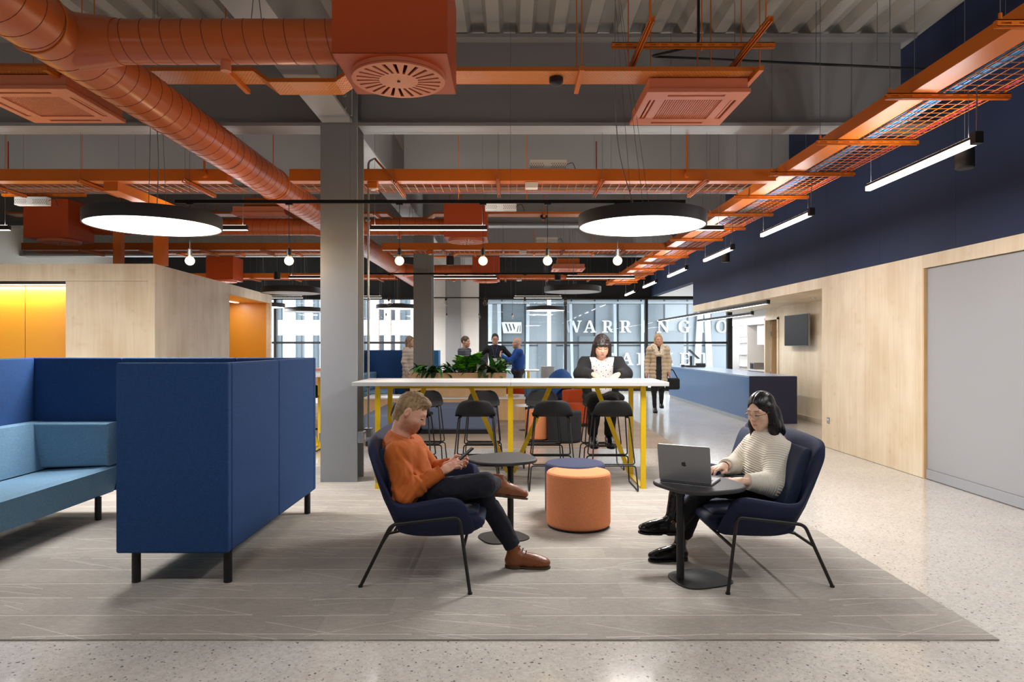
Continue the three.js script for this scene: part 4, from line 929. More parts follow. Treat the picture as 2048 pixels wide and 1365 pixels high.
function makeStool(label, pos, turn) {
  // faces +z of its own frame (away from the back rest); local d axis = -z
  const s = thing('bar_stool', label, 'stool', pos, turn, 'black bar stools at the high table');
  // seat shell: bent sheet
  const prof = [];                                             // (d, y) from front edge to top of the back rest (back at d = -0.19)
  for (let i = 0; i <= 10; i++) prof.push([0.20 - i * 0.034, 0.755 - 0.012 * Math.sin(i / 10 * Math.PI) + (i === 0 ? -0.012 : 0)]);
  for (let i = 1; i <= 8; i++) { const a = i / 8 * 1.35; prof.push([-0.14 - Math.sin(a) * 0.05, 0.755 + (1 - Math.cos(a)) * 0.06]); }
  for (let i = 1; i <= 7; i++) prof.push([-0.19 - i * 0.0035, 0.80 + i * 0.0165]);
  const N = prof.length, W = 14, pos3 = [], idx = [], th = 0.012;
  for (const side of [0, 1]) for (let i = 0; i < N; i++) {
    const tb = Math.max(0, (i - 12) / (N - 13)), e = i > 12 ? 0.205 * (0.42 + 0.58 * Math.sqrt(Math.max(0, 1 - Math.pow(tb, 2.6)))) : i < 4 ? 0.165 + i * 0.012 : 0.205;
    for (let k = 0; k <= W; k++) { const u = (k / W * 2 - 1), x = u * e, lift = 0.018 * u * u * (i < 12 ? 1 : 0.2), wrap = i > 12 ? u * u * 0.035 : 0; pos3.push(x, prof[i][1] + lift - side * th * (i < 14 ? 1 : 0.1), -(prof[i][0] + wrap - side * th * (i < 14 ? 0.1 : 1))); }
  }
  const id = (s2, i, k) => s2 * N * (W + 1) + i * (W + 1) + k;
  for (let i = 0; i + 1 < N; i++) for (let k = 0; k < W; k++) { idx.push(id(0, i, k), id(0, i + 1, k), id(0, i, k + 1), id(0, i, k + 1), id(0, i + 1, k), id(0, i + 1, k + 1)); idx.push(id(1, i, k), id(1, i, k + 1), id(1, i + 1, k), id(1, i, k + 1), id(1, i + 1, k + 1), id(1, i + 1, k)); }
  for (let i = 0; i + 1 < N; i++) for (const k of [0, W]) { const a = id(0, i, k), b = id(0, i + 1, k), c = id(1, i, k), d = id(1, i + 1, k); k ? idx.push(a, b, c, b, d, c) : idx.push(a, c, b, b, c, d); }
  for (const i of [0, N - 1]) for (let k = 0; k < W; k++) { const a = id(0, i, k), b = id(0, i, k + 1), c = id(1, i, k), d = id(1, i, k + 1); i ? idx.push(a, c, b, b, c, d) : idx.push(a, b, c, b, d, c); }
  const g = new THREE.BufferGeometry(); g.setAttribute('position', new THREE.Float32BufferAttribute(pos3, 3)); g.setIndex(idx); g.computeVertexNormals();
  part('seat_shell', g, M.blackMatt, s);
  const r = 0.0075, F = 0.22, Bk = -0.22;
  for (const [d, yb] of [[F, 0.30], [Bk, 0.27]]) {
    const dt = d > 0 ? 0.13 : -0.11;
    part('upper_frame', bent([[-0.15, 0.735, dt * 0.4], [-0.175, 0.735, dt], [-0.215, yb, d], [0.215, yb, d], [0.175, 0.735, dt], [0.15, 0.735, dt * 0.4]], r, 0.03, 8), M.black, s);
  }
  for (const sx of [-1, 1]) part('sled_leg', bent([[0, 0.285, F + 0.005], [sx * 0.22, 0.285, F + 0.005], [sx * 0.24, r, F + 0.05], [sx * 0.24, r, Bk - 0.05], [sx * 0.22, 0.255, Bk - 0.005], [0, 0.255, Bk - 0.005]], r, 0.03, 8), M.black, s);
  for (const sx of [-0.15, 0.15]) part('seat_bar', rod([sx, 0.735, -0.13], [sx, 0.735, 0.15], r, r, 8), M.black, s);
  return s;
}
const stoolA = makeStool('black bar stool nearest the seated woman, camera side of the table', [1.045, 0.008, 7.13], 0);
dup(stoolA, 'black bar stool right of the yellow centre leg, camera side', [0.43, 0.008, 7.13]);
dup(stoolA, 'black bar stool left of the yellow centre leg, camera side', [-0.36, 0.008, 7.13]);
dup(stoolA, 'black bar stool behind the seated man, camera side of the table', [-1.02, 0.008, 7.13]);
dup(stoolA, 'black bar stool on the far side, left of the centre leg', [-0.34, 0.0, 8.42], Math.PI);
dup(stoolA, 'black bar stool on the far side, right of the centre leg', [0.40, 0.0, 8.42], Math.PI);
dup(stoolA, 'black bar stool the table woman sits on', [1.10, 0.0, 8.32], Math.PI);
dup(stoolA, 'black bar stool on the far side behind the man, beside the yellow leg', [-1.05, 0.0, 8.42], Math.PI);
dup(stoolA, 'black bar stool beyond the column, at the second high table', [-2.95, 0.0, 9.75], Math.PI);

// ================================================================ POUFS
{
  const mk = (label, x, d, m, shape, h = 0.45) => { const t = thing('pouf', label, 'pouf', [x, 0.008, d]); part('cover', slabXZ(shape, 0.014, h, 0.028, 40), m, t); part('base', slabXZ(shape, 0, 0.02, 0.004, 40).scale(0.95, 1, 0.95), M.blackMatt, t); return t; };
  const circ = (r) => { const s = new THREE.Shape(); s.absarc(0, 0, r, 0, Math.PI * 2); return s; };
  mk('round navy pouf tucked behind the orange pouf', 0.565, 5.99, M.poufNavy, circ(0.262));
  const s = new THREE.Shape(), r = 0.262, a = 0.72;           // circle with a concave bite on its far side
  s.moveTo(r * Math.cos(Math.PI / 2 - a), r * Math.sin(Math.PI / 2 - a)); s.absarc(0, 0, r, Math.PI / 2 - a, Math.PI / 2 + a, true);
  s.quadraticCurveTo(0, r * Math.sin(Math.PI / 2 + a) - 0.2, r * Math.cos(Math.PI / 2 - a), r * Math.sin(Math.PI / 2 - a));
  const o = mk('orange pouf with a curved bite beside the round navy pouf', 0.555, 5.585, M.poufOrange, s); void o;
  mk('round black pouf under the far side of the high table', 0.83, 10.5, M.poufBlack, circ(0.262), 0.47);
  mk('orange pouf beside the black pouf beyond the table', 0.42, 10.72, M.poufOrange, circ(0.19), 0.47);
}

// ================================================================ SIDE TABLES
function sideTable(label, topc, basec, pole, turn) {
  const t = thing('side_table', label, 'side table', [pole[0], 0.008, pole[1]]);
  const blob = (w, d, ox, od, k) => { const s = new THREE.Shape(); const P = []; for (let i = 0; i < 48; i++) { const a = i / 48 * Math.PI * 2, c = Math.cos(a), n = Math.sin(a), e = 2 / 3.1; P.push(new THREE.Vector2(ox + Math.sign(c) * Math.pow(Math.abs(c), e) * w / 2 * (1 + k * n), od + Math.sign(n) * Math.pow(Math.abs(n), e) * d / 2)); } const R = P.map((p) => p.clone().rotateAround(new THREE.Vector2(ox, od), turn)); s.setFromPoints(R); return s; };
  part('table_top', slabXZ(blob(0.50, 0.47, topc[0], topc[1], 0.12), 0.605, 0.632, 0.011), M.charcoal, t, 'dark rounded table top');
  part('pole', disc(0, 0.008, 0, 0.024, 0.6, 24), M.black, t); part('clamp', [disc(0, 0.53, 0, 0.029, 0.07, 24), rod([-0.02, 0.55, 0.0], [-0.055, 0.55, 0], 0.009)], M.black, t);
  part('base_plate', slabXZ(blob(0.36, 0.34, basec[0], basec[1], -0.12), 0, 0.009, 0.002), M.blackMetal, t);
}
sideTable('dark side table in front of the man, left of the poufs', [-0.06, -0.14], [-0.06, -0.03], [0.0, 5.27], 0.5);
sideTable('dark side table carrying the laptop', [0.1, -0.10], [0.12, 0.02], [1.065, 4.28], 0.35);

// ================================================================ LOUNGE SOFAS (two-seat shells on wire frames)
function shellSofa(label, pos, turn) {
  const s = thing('lounge_sofa', label, 'sofa', pos, turn, 'navy shell sofas on black frames');
  const half = [ // top x,w,y ; bottom x,w,y
    [.335, .635, .365, .325, .60, .335], [.315, .675, .44, .315, .61, .325], [.275, .70, .515, .29, .62, .318], [.20, .71, .545, .24, .625, .315], [.05, .71, .527, .12, .625, .313], [-.09, .71, .508, -.02, .62, .318],
    [-.15, .712, .525, -.10, .61, .335], [-.20, .712, .61, -.14, .60, .36], [-.262, .705, .73, -.17, .585, .39], [-.312, .675, .83, -.185, .55, .405], [-.338, .60, .872, -.19, .50, .41], [-.35, .45, .888, -.195, .4, .41], [-.355, .2, .895, -.195, .2, .41]];
  const keys = [...half, ...half.slice(0).reverse().map((k) => [k[0], -k[1], k[2], k[3], -k[4], k[5]])];
  const top = new THREE.CatmullRomCurve3(keys.map((k) => new THREE.Vector3(k[0], k[2], k[1])), false, 'centripetal'), bot = new THREE.CatmullRomCurve3(keys.map((k) => new THREE.Vector3(k[3], k[5], k[4])), false, 'centripetal');
  const N = 120, sec = [], th = 0.062;
  for (let i = 0; i <= N; i++) {
    const T = top.getPoint(i / N), Bp = bot.getPoint(i / N), T2 = top.getPoint(Math.min(1, (i + 1) / N)), T1 = top.getPoint(Math.max(0, (i - 1) / N));
    const tx = T2.x - T1.x, tz = T2.z - T1.z, l = Math.hypot(tx, tz) || 1; let nx = tz / l * -1 * -1, nz = -tx / l * -1 * -1;   // inward
    const cx = 0.12 - T.x, cz = 0 - T.z * 0.55; if (nx * cx + nz * cz < 0) { nx = -nx; nz = -nz; }
    const ring = [], L = (f, off, dy = 0) => ring.push(new THREE.Vector3(Bp.x + (T.x - Bp.x) * f + nx * off, Bp.y + (T.y - Bp.y) * f + dy, Bp.z + (T.z - Bp.z) * f + nz * off));
    L(0, 0.0); L(0.3, -0.012); L(0.65, -0.008); L(0.93, 0.0); L(1.0, th * 0.18, 0.004); L(1.0, th * 0.5, 0.012); L(1.0, th * 0.82, 0.004); L(0.93, th); L(0.6, th); L(0.25, th); L(0, th * 0.9);
    sec.push(ring);
  }
  const K = sec[0].length, pos3 = [], idx = [];
  sec.forEach((r) => r.forEach((p) => pos3.push(p.x, p.y, p.z)));
  for (let i = 0; i < N; i++) for (let k = 0; k < K; k++) { const a = i * K + k, b = i * K + (k + 1) % K, c = a + K, d = b + K; idx.push(a, c, b, b, c, d); }
  for (const [base, f] of [[0, 0], [N * K, 1]]) for (let k = 1; k + 1 < K; k++) f ? idx.push(base, base + k + 1, base + k) : idx.push(base, base + k, base + k + 1);
  const g = new THREE.BufferGeometry(); g.setAttribute('position', new THREE.Float32BufferAttribute(pos3, 3)); g.setIndex(idx); g.computeVertexNormals();
  part('shell', g, M.chairNavy, s);
  const spline = (pts, w, bev, m, name) => { const sh = new THREE.Shape(); sh.setFromPoints(new THREE.CatmullRomCurve3(pts.map((p) => new THREE.Vector3(p[0], p[1], 0)), true, 'centripetal').getPoints(64).slice(0, -1).map((p) => new THREE.Vector2(p.x, p.y))); const e = extrude(sh, w - 2 * bev, bev, 4); e.translate(0, 0, -(w - 2 * bev) / 2); return part(name, e, m, s); };
  spline([[-.15, .40], [-.02, .415], [.2, .428], [.33, .43], [.385, .415], [.392, .385], [.36, .35], [.27, .318], [.1, .302], [-.06, .308], [-.14, .335]], 1.25, 0.03, M.chairNavy, 'seat_base');
  spline([[-.10, .425], [.1, .45], [.31, .452], [.352, .435], [.31, .42], [.1, .42], [-.08, .405]], 1.17, 0.02, M.chairPad, 'seat_pad');
  for (const z of [0]) { void z; spline([[-.11, .45], [-.085, .47], [-.135, .62], [-.20, .80], [-.235, .838], [-.262, .82], [-.215, .62], [-.15, .47]], 1.16, 0.012, M.chairPad, 'back_pad'); }
  for (const w of [-1, 1]) {
    part('frame', bent([[-.364, 0.0, -w * .63], [-.165, .392, -w * .70], [.245, .442, -w * .715], [.31, 0.0, -w * .75]].map((p) => [p[0], p[1] + 0.006, p[2]]), 0.0105, 0.04, 12), M.blackMetal, s);
    part('foot_cap', [disc(-.364, 0, w * .63, 0.014, 0.012, 14), disc(.31, 0, w * .75, 0.014, 0.012, 14)], M.black, s);
  }
  part('cross_bar', rod([-.235, .262, -.675], [-.235, .262, .675], 0.0095), M.blackMetal, s); part('cross_bar', rod([.272, .27, -.728], [.272, .27, .728], 0.0095), M.blackMetal, s);
  for (const e of [-.4, .4]) { part('support_bar', rod([-.235, .262, e], [-.02, .312, e], 0.008), M.blackMetal, s); part('support_bar', rod([.272, .27, e], [.1, .305, e], 0.008), M.blackMetal, s); }
  const lb = new THREE.BoxGeometry(0.004, 0.035, 0.016); lb.rotateZ(0.35); lb.translate(-0.262, 0.66, 0.685); part('fabric_tag', lb, M.white, s, 'small white woven tag');
  return s;
}
shellSofa('navy two-seat shell sofa under the man in orange', [-0.55, 0.008, 4.79], 0);
shellSofa('navy two-seat shell sofa under the woman with the laptop', [1.597, 0.008, 4.79], Math.PI);

// ================================================================ FURNITURE FARTHER BACK
{
  const b = thing('bench_unit', 'stepped birch bench with white top below the plant box', 'bench', [0, 0, 0]);
  part('body', bx(-2.9, 0.29, 0, 0.42, 13.5, 14.46), M.plyWarm, b); part('white_top', bx(-2.92, 0.30, 0.422, 0.452, 13.48, 14.46), M.whiteGloss, b);
  const p = thing('planter', 'long birch plant box standing on the bench', 'planter', [0, 0, 0]);
  part('box', [bx(-2.04, -0.09, 0.452, 0.93, 13.85, 13.87), bx(-2.04, -0.09, 0.452, 0.93, 14.33, 14.35), bx(-2.04, -2.02, 0.452, 0.93, 13.87, 14.33), bx(-0.11, -0.09, 0.452, 0.93, 13.87, 14.33)], M.plyWarm, p);
  part('soil', bx(-2.02, -0.11, 0.455, 0.88, 13.87, 14.33), M.soil, p);
  const g = thing('corner_bench', 'low grey-blue upholstered corner bench behind the stools', 'bench', [0, 0, 0]);
  part('seat', bx(-1.5, -0.24, 0.07, 0.48, 11.35, 12.1, 0.05), M.greyBlue, g); part('seat', bx(-2.15, -1.505, 0.07, 0.48, 9.95, 12.1, 0.05), M.greyBlue, g);
  part('plinth', [bx(-1.5, -0.27, 0.0, 0.07, 11.38, 12.07), bx(-2.12, -1.53, 0.0, 0.07, 9.98, 12.07)], M.blackMatt, g);
  function tub(label, x, d, turn, m, h = 0.72) {
    const t = thing('tub_chair', label, 'chair', [x, 0.0, d], turn);
    const s = new THREE.Shape(); s.absarc(0, 0, 0.34, -0.35, Math.PI + 0.35, false); s.absarc(0, 0, 0.24, Math.PI + 0.35, -0.35, true);
    part('shell', slabXZ(s, 0.05, h, 0.03, 20), m, t); part('seat', disc(0, 0.06, 0, 0.255, 0.37, 36, 0.03), m, t); part('base', disc(0, 0, 0, 0.22, 0.06, 24), M.blackMatt, t);
    return t;
  }
  tub('grey-blue tub chair at the end of the birch bench', 0.62, 13.9, 0.2, M.tubBlue); tub('orange tub chair behind the seated table woman', 1.28, 12.6, -0.7, M.tubOrange, 0.66);
  tub('far orange tub chair beyond the birch bench', 0.05, 14.84, 0.4, M.tubOrange, 0.68);
  const n = thing('shell_chair', 'blue shell chair on thin legs beyond the high table', 'chair', [1.0, 0, 13.7], 0.5);
  const sh = new THREE.SphereGeometry(0.3, 28, 18, 0, Math.PI * 2, Math.PI * 0.3, Math.PI * 0.45); sh.rotateX(-0.75); sh.scale(0.9, 1.15, 0.85); sh.translate(0, 0.68, 0); part('shell', sh, mat(0x2b5ea6, 0.7, { side: THREE.DoubleSide }), n);
  part('seat', disc(0, 0.42, 0, 0.22, 0.06, 28, 0.02), M.chairNavy, n); for (const [a, c] of [[-0.2, -0.2], [0.2, -0.2], [-0.2, 0.2], [0.2, 0.2]]) part('leg', rod([a, 0, c], [a * 0.5, 0.43, c * 0.5], 0.008), M.black, n);
  const ct = thing('coffee_table', 'small round white table beside the far orange pouf', 'table', [0.27, 0, 11.9]);
  part('top', disc(0, 0.43, 0, 0.2, 0.018, 36), M.whiteGloss, ct); part('stem', disc(0, 0.01, 0, 0.016, 0.42, 14), M.black, ct); part('base', disc(0, 0, 0, 0.13, 0.01, 28), M.black, ct);
  const ft = thing('long_table', 'far white table with yellow legs by the window', 'table', [0, 0, 20]);
  part('top', bx(-1.2, 0.85, 0.72, 0.76, 0, 0.8), M.tabletop, ft); for (const x of [-1.1, 0.5]) for (const d of [0.05, 0.72]) part('leg', bx(x, x + 0.06, 0, 0.72, d, d + 0.05), M.yellow, ft);
  const fc = thing('dining_chair', 'grey chair at the far white table by the window', 'chair', [1.12, 0, 20.5]);
  part('back', bx(-0.2, 0.2, 0.5, 0.86, 0.17, 0.19, 0.008), M.grey, fc); part('seat', bx(-0.21, 0.21, 0.43, 0.46, -0.2, 0.19, 0.01), M.grey, fc); for (const [a, c] of [[-0.18, -0.18], [0.18, -0.18], [-0.18, 0.17], [0.18, 0.17]]) part('leg', rod([a, 0, c], [a, 0.44, c], 0.012), M.grey, fc);
}
// ---------------------------------------------------------------- plants
function leafGeo(len, wid, droop, fold = 0.25, n = 8) {
  const pos = [], idx = [];
  for (let i = 0; i <= n; i++) {
    const t = i / n, w = wid * Math.pow(Math.sin(Math.PI * Math.pow(t, 0.75) * 0.97 + 0.03), 0.9) / 2, a = t * droop, y = len * (Math.sin(a) / Math.max(droop, 1e-3) * 0 + t * Math.cos(a * 0.9)), z = len * t * Math.sin(a * 0.9);
    pos.push(-w, y + w * fold, z, 0, y, z - w * fold * 0.6, w, y + w * fold, z);
  }
  for (let i = 0; i < n; i++) for (let k = 0; k < 2; k++) { const a = i * 3 + k, b = a + 1, c = a + 3, d = c + 1; idx.push(a, b, c, b, d, c); }
  const g = new THREE.BufferGeometry(); g.setAttribute('position', new THREE.Float32BufferAttribute(pos, 3)); g.setIndex(idx); g.computeVertexNormals(); return g;
}
for (const k of ['leafA', 'leafB', 'leafC', 'leafD']) M[k].side = THREE.DoubleSide;
function plant(label, x, d, kind, leaves, h, spread, m, s) {
  reseed(s);
  const p = thing('potted_plant', label, 'plant', [x, 0.88, d], 0, 'plants in the birch box');
  const shapes = [0, 1, 2].map(() => join(kind === 'blade' ? leafGeo(h, h * 0.16, rr(0.5, 1.2)) : kind === 'round' ? leafGeo(h * 0.5, h * 0.42, 0.6, 0.15) : kind === 'frond' ? leafGeo(h, h * 0.24, 1.3, 0.5) : leafGeo(h * 0.6, h * 0.2, 0.9)));
  for (let i = 0; i < leaves; i++) {
    const o = shade(new THREE.Mesh(shapes[i % 3], Array.isArray(m) ? m[i % m.length] : m)); o.name = 'leaf';
    const a = i * 2.4 + rr(-0.4, 0.4), t = (i + 0.5) / leaves;
    o.rotation.order = 'YXZ'; o.rotation.y = a; o.rotation.x = spread * (0.25 + t * 0.95); const sc = rr(0.75, 1.05) * (1 - t * 0.2); o.scale.setScalar(sc);
    const up = kind === 'round' || kind === 'bush' ? h * rr(0.1, 0.62) : 0.0; const off = kind === 'round' || kind === 'bush' ? rr(0, 0.09) : 0.01;
    o.position.set(Math.sin(a) * off, up, Math.cos(a) * off); p.add(o);
  }
  part('stem', [rod([0, -0.01, 0], [0, kind === 'blade' || kind === 'frond' ? 0.08 : h * 0.6, 0], 0.008, 0.006, 7)], M.leafC, p);
  return p;
}
plant('small dark plant at the left end of the birch box', -1.86, 14.0, 'blade', 18, 0.42, 1.0, [M.leafC, M.leafA, M.leafB], 11);
plant('tall arching dark palm in front of the second column', -1.55, 14.0, 'frond', 24, 0.6, 0.85, [M.leafC, M.leafC, M.leafA], 12);
plant('spiky dark green plant right of the column', -1.22, 14.02, 'blade', 24, 0.52, 0.65, [M.leafC, M.leafA], 13);
plant('bright green round-leaved plant in the box', -1.0, 14.1, 'round', 50, 0.52, 0.9, [M.leafB, M.leafB, M.leafA], 14);
plant('second bright green bushy plant in the box', -0.76, 14.1, 'round', 50, 0.52, 0.9, [M.leafB, M.leafA], 15);
plant('grey-green grassy plant with drooping tips', -0.55, 14.1, 'frond', 22, 0.6, 0.85, [M.leafD, M.leafD, M.leafC], 16);
plant('broad-leaved plant near the right end of the box', -0.34, 14.1, 'blade', 18, 0.6, 0.85, [M.leafA, M.leafC], 17);
plant('bushy green plant at the right end of the box', -0.18, 14.02, 'bush', 40, 0.46, 1.0, [M.leafA, M.leafC, M.leafB], 18);

// ================================================================ SMALL THINGS
{ // laptop: lid from (0.926, 4.23) to (1.20, 4.07); base towards (0.69, 0.73)
  const W = 0.318, DD = 0.225, l = thing('laptop', 'open grey laptop on the dark side table', 'laptop', [1.063, 0.641, 4.15]);
  l.rotation.y = -Math.atan2(0.16, 0.274);                    // local +x along the lid, -z towards the woman
  part('base', bx(-W / 2, W / 2, 0, 0.013, 0, DD, 0.004), M.laptopGrey, l);
  const kb = part('keyboard', bx(-W / 2 + 0.02, W / 2 - 0.02, 0.013, 0.0138, 0.02, 0.12), M.black, l); void kb;
  part('trackpad', bx(-0.05, 0.05, 0.0131, 0.0136, 0.135, 0.205), M.silver, l);
  const lid = new THREE.Group(); lid.name = 'lid'; l.add(lid); lid.position.set(0, 0.012, 0); lid.rotation.x = 0.2;
  const sg = extrude(roundedShape(-W / 2, W / 2, 0.002, 0.232, 0.012), 0.006, 0.0015, 2); part('lid_shell', sg, M.laptopGrey, lid);
  part('screen', bx(-W / 2 + 0.008, W / 2 - 0.008, 0.012, 0.224, 0.0015, 0.003), M.screenBlack, lid);
  // fruit mark on the lid
  const s = new THREE.Shape(), u = 0.0036, oy = 0.116; const Pt = (x, y) => [x * u, oy + y * u];
  s.moveTo(...Pt(0, 2.6)); s.bezierCurveTo(...Pt(1.2, 3.4), ...Pt(2.6, 3.3), ...Pt(3.5, 2.1)); s.bezierCurveTo(...Pt(2.0, 1.2), ...Pt(2.1, -1.0), ...Pt(3.9, -1.6)); s.bezierCurveTo(...Pt(3.0, -4.2), ...Pt(1.8, -4.8), ...Pt(0.1, -4.0)); s.bezierCurveTo(...Pt(-1.8, -5.0), ...Pt(-4.3, -3.0), ...Pt(-4.2, 0.3)); s.bezierCurveTo(...Pt(-4.1, 3.0), ...Pt(-1.9, 3.8), ...Pt(0, 2.6));
  const lf = new THREE.Shape(); lf.moveTo(...Pt(0.0, 3.3)); lf.bezierCurveTo(...Pt(0.0, 4.6), ...Pt(0.8, 5.5), ...Pt(2.0, 5.7)); lf.bezierCurveTo(...Pt(2.0, 4.4), ...Pt(1.2, 3.5), ...Pt(0.0, 3.3));
  const lg = [new THREE.ShapeGeometry(s, 12), new THREE.ShapeGeometry(lf, 8)]; lg.forEach((g) => g.translate(0, 0, 0.0079)); part('logo', lg, M.logoBlack, lid, 'black fruit-shaped logo');
  const n = thing('notebook', 'open yellow notepad under the table woman hands', 'notebook', [1.06, 1.1085, 7.55], 0.06);
  part('cover', bx(-0.15, 0.15, 0, 0.004, -0.1, 0.1), mat(0xd6cf9a, 0.8), n); part('page', bx(-0.147, -0.003, 0.004, 0.012, -0.097, 0.097), mat(0xe9e6c8, 0.9), n); part('page', bx(0.003, 0.147, 0.004, 0.010, -0.097, 0.097), mat(0xe9e6c8, 0.9), n);
}

// ================================================================ PEOPLE
// --- signed distance helpers; coordinates here are x, y, z with z = -depth
const smin = (a, b, k) => { const h = Math.max(k - Math.abs(a - b), 0) / k; return Math.min(a, b) - h * h * k * 0.25; };
const smax = (a, b, k) => -smin(-a, -b, k);
function cap(a, b, ra, rb = ra) {
  const [ax, ay, az] = a, bx_ = b[0] - ax, by = b[1] - ay, bz = b[2] - az, L2 = bx_ * bx_ + by * by + bz * bz || 1e-9, R = Math.max(ra, rb), L = Math.sqrt(L2);
  const f = (x, y, z) => { const px = x - ax, py = y - ay, pz = z - az; let t = (px * bx_ + py * by + pz * bz) / L2; const tc = t < 0 ? 0 : t > 1 ? 1 : t; f.v = t * L; const qx = px - bx_ * tc, qy = py - by * tc, qz = pz - bz * tc; return Math.sqrt(qx * qx + qy * qy + qz * qz) - (ra + (rb - ra) * tc); };
  f.lo = [0, 1, 2].map((i) => Math.min(a[i], b[i]) - R); f.hi = [0, 1, 2].map((i) => Math.max(a[i], b[i]) + R); return f;
}
function ell(c, r, X, Y) {                                    // optional local axes X, Y (unit arrays)
  const [cx, cy, cz] = c; let A = null;
  if (X) { const Z = [X[1] * Y[2] - X[2] * Y[1], X[2] * Y[0] - X[0] * Y[2], X[0] * Y[1] - X[1] * Y[0]]; A = [X, Y, Z]; }
  const f = (x, y, z) => {
    let px = x - cx, py = y - cy, pz = z - cz;
    if (A) { const a = px * A[0][0] + py * A[0][1] + pz * A[0][2], b = px * A[1][0] + py * A[1][1] + pz * A[1][2], d = px * A[2][0] + py * A[2][1] + pz * A[2][2]; px = a; py = b; pz = d; }
    f.v = py; const ux = px / r[0], uy = py / r[1], uz = pz / r[2], k0 = Math.sqrt(ux * ux + uy * uy + uz * uz), k1 = Math.sqrt(ux * ux / (r[0] * r[0]) + uy * uy / (r[1] * r[1]) + uz * uz / (r[2] * r[2]));
    return k1 < 1e-9 ? -Math.min(r[0], r[1], r[2]) : k0 * (k0 - 1) / k1;
  };
  const R = A ? Math.max(...r) : 0; f.lo = [0, 1, 2].map((i) => c[i] - (R || r[i])); f.hi = [0, 1, 2].map((i) => c[i] + (R || r[i])); return f;
}
function blend(list, k) {
  const f = (x, y, z) => { let d = 1e9; for (let i = 0; i < list.length; i++) d = smin(d, list[i](x, y, z), k); return d; };
  f.lo = [0, 1, 2].map((i) => Math.min(...list.map((p) => p.lo[i]))); f.hi = [0, 1, 2].map((i) => Math.max(...list.map((p) => p.hi[i]))); return f;
}
function nets(f, cell, colorFn, pad = 0.02) {                 // surface nets
  const lo = f.lo.map((v) => v - pad), n = f.hi.map((v, i) => Math.ceil((v + pad - lo[i]) / cell) + 1), [nx, ny, nz] = n, G = new Float32Array(nx * ny * nz);
  const B = 4, safe = B * cell * 1.9;
  for (let k0 = 0; k0 < nz; k0 += B) for (let j0 = 0; j0 < ny; j0 += B) for (let i0 = 0; i0 < nx; i0 += B) {
    const c = f(lo[0] + (i0 + 1.5) * cell, lo[1] + (j0 + 1.5) * cell, lo[2] + (k0 + 1.5) * cell), far = Math.abs(c) > safe;
    for (let k = k0; k < Math.min(k0 + B, nz); k++) for (let j = j0; j < Math.min(j0 + B, ny); j++) for (let i = i0; i < Math.min(i0 + B, nx); i++) G[(k * ny + j) * nx + i] = far ? c : f(lo[0] + i * cell, lo[1] + j * cell, lo[2] + k * cell);
  }
  const id = new Int32Array(nx * ny * nz).fill(-1), pos = [], idx = [], E = [[0, 1], [2, 3], [4, 5], [6, 7], [0, 2], [1, 3], [4, 6], [5, 7], [0, 4], [1, 5], [2, 6], [3, 7]], g = new Float64Array(8);
  for (let k = 0; k + 1 < nz; k++) for (let j = 0; j + 1 < ny; j++) for (let i = 0; i + 1 < nx; i++) {
    let m = 0; for (let q = 0; q < 8; q++) { g[q] = G[((k + (q >> 2)) * ny + j + ((q >> 1) & 1)) * nx + i + (q & 1)]; if (g[q] < 0) m |= 1 << q; }
    if (m === 0 || m === 255) continue;
    let sx = 0, sy = 0, sz = 0, c = 0;
    for (const [a, b] of E) if (((m >> a) & 1) !== ((m >> b) & 1)) { const t = g[a] / (g[a] - g[b]); sx += (a & 1) + ((b & 1) - (a & 1)) * t; sy += ((a >> 1) & 1) + (((b >> 1) & 1) - ((a >> 1) & 1)) * t; sz += (a >> 2) + ((b >> 2) - (a >> 2)) * t; c++; }
    id[(k * ny + j) * nx + i] = pos.length / 3; pos.push(lo[0] + (i + sx / c) * cell, lo[1] + (j + sy / c) * cell, lo[2] + (k + sz / c) * cell);
  }
  const at = (i, j, k) => id[(k * ny + j) * nx + i], S = (i, j, k) => G[(k * ny + j) * nx + i] < 0;
  const quad = (a, b, c, d, fl) => { if (a < 0 || b < 0 || c < 0 || d < 0) return; fl ? idx.push(a, b, c, a, c, d) : idx.push(a, c, b, a, d, c); };
  for (let k = 1; k + 1 < nz; k++) for (let j = 1; j + 1 < ny; j++) for (let i = 1; i + 1 < nx; i++) {
    const s = S(i, j, k);
    if (s !== S(i + 1, j, k)) quad(at(i, j - 1, k - 1), at(i, j, k - 1), at(i, j, k), at(i, j - 1, k), s);
    if (s !== S(i, j + 1, k)) quad(at(i - 1, j, k - 1), at(i - 1, j, k), at(i, j, k), at(i, j, k - 1), s);
    if (s !== S(i, j, k + 1)) quad(at(i - 1, j - 1, k), at(i, j - 1, k), at(i, j, k), at(i - 1, j, k), s);
  }
  const nor = new Float32Array(pos.length), col = colorFn ? new Float32Array(pos.length) : null, e = cell * 0.5;
  for (let v = 0; v < pos.length; v += 3) {
    const x = pos[v], y = pos[v + 1], z = pos[v + 2]; let a = f(x + e, y, z) - f(x - e, y, z), b = f(x, y + e, z) - f(x, y - e, z), c = f(x, y, z + e) - f(x, y, z - e); const l = Math.hypot(a, b, c) || 1;
    nor[v] = a / l; nor[v + 1] = b / l; nor[v + 2] = c / l; if (col) { const q = colorFn(x, y, z, b / l); col[v] = q[0]; col[v + 1] = q[1]; col[v + 2] = q[2]; }
  }
  const geo = new THREE.BufferGeometry(); geo.setAttribute('position', new THREE.Float32BufferAttribute(pos, 3)); geo.setAttribute('normal', new THREE.BufferAttribute(nor, 3)); if (col) geo.setAttribute('color', new THREE.BufferAttribute(col, 3)); geo.setIndex(idx); return geo;
}
const J = (x, y, d) => [x, y, -d];
const lin = (hex) => { const c = new THREE.Color(hex); return [c.r, c.g, c.b]; };
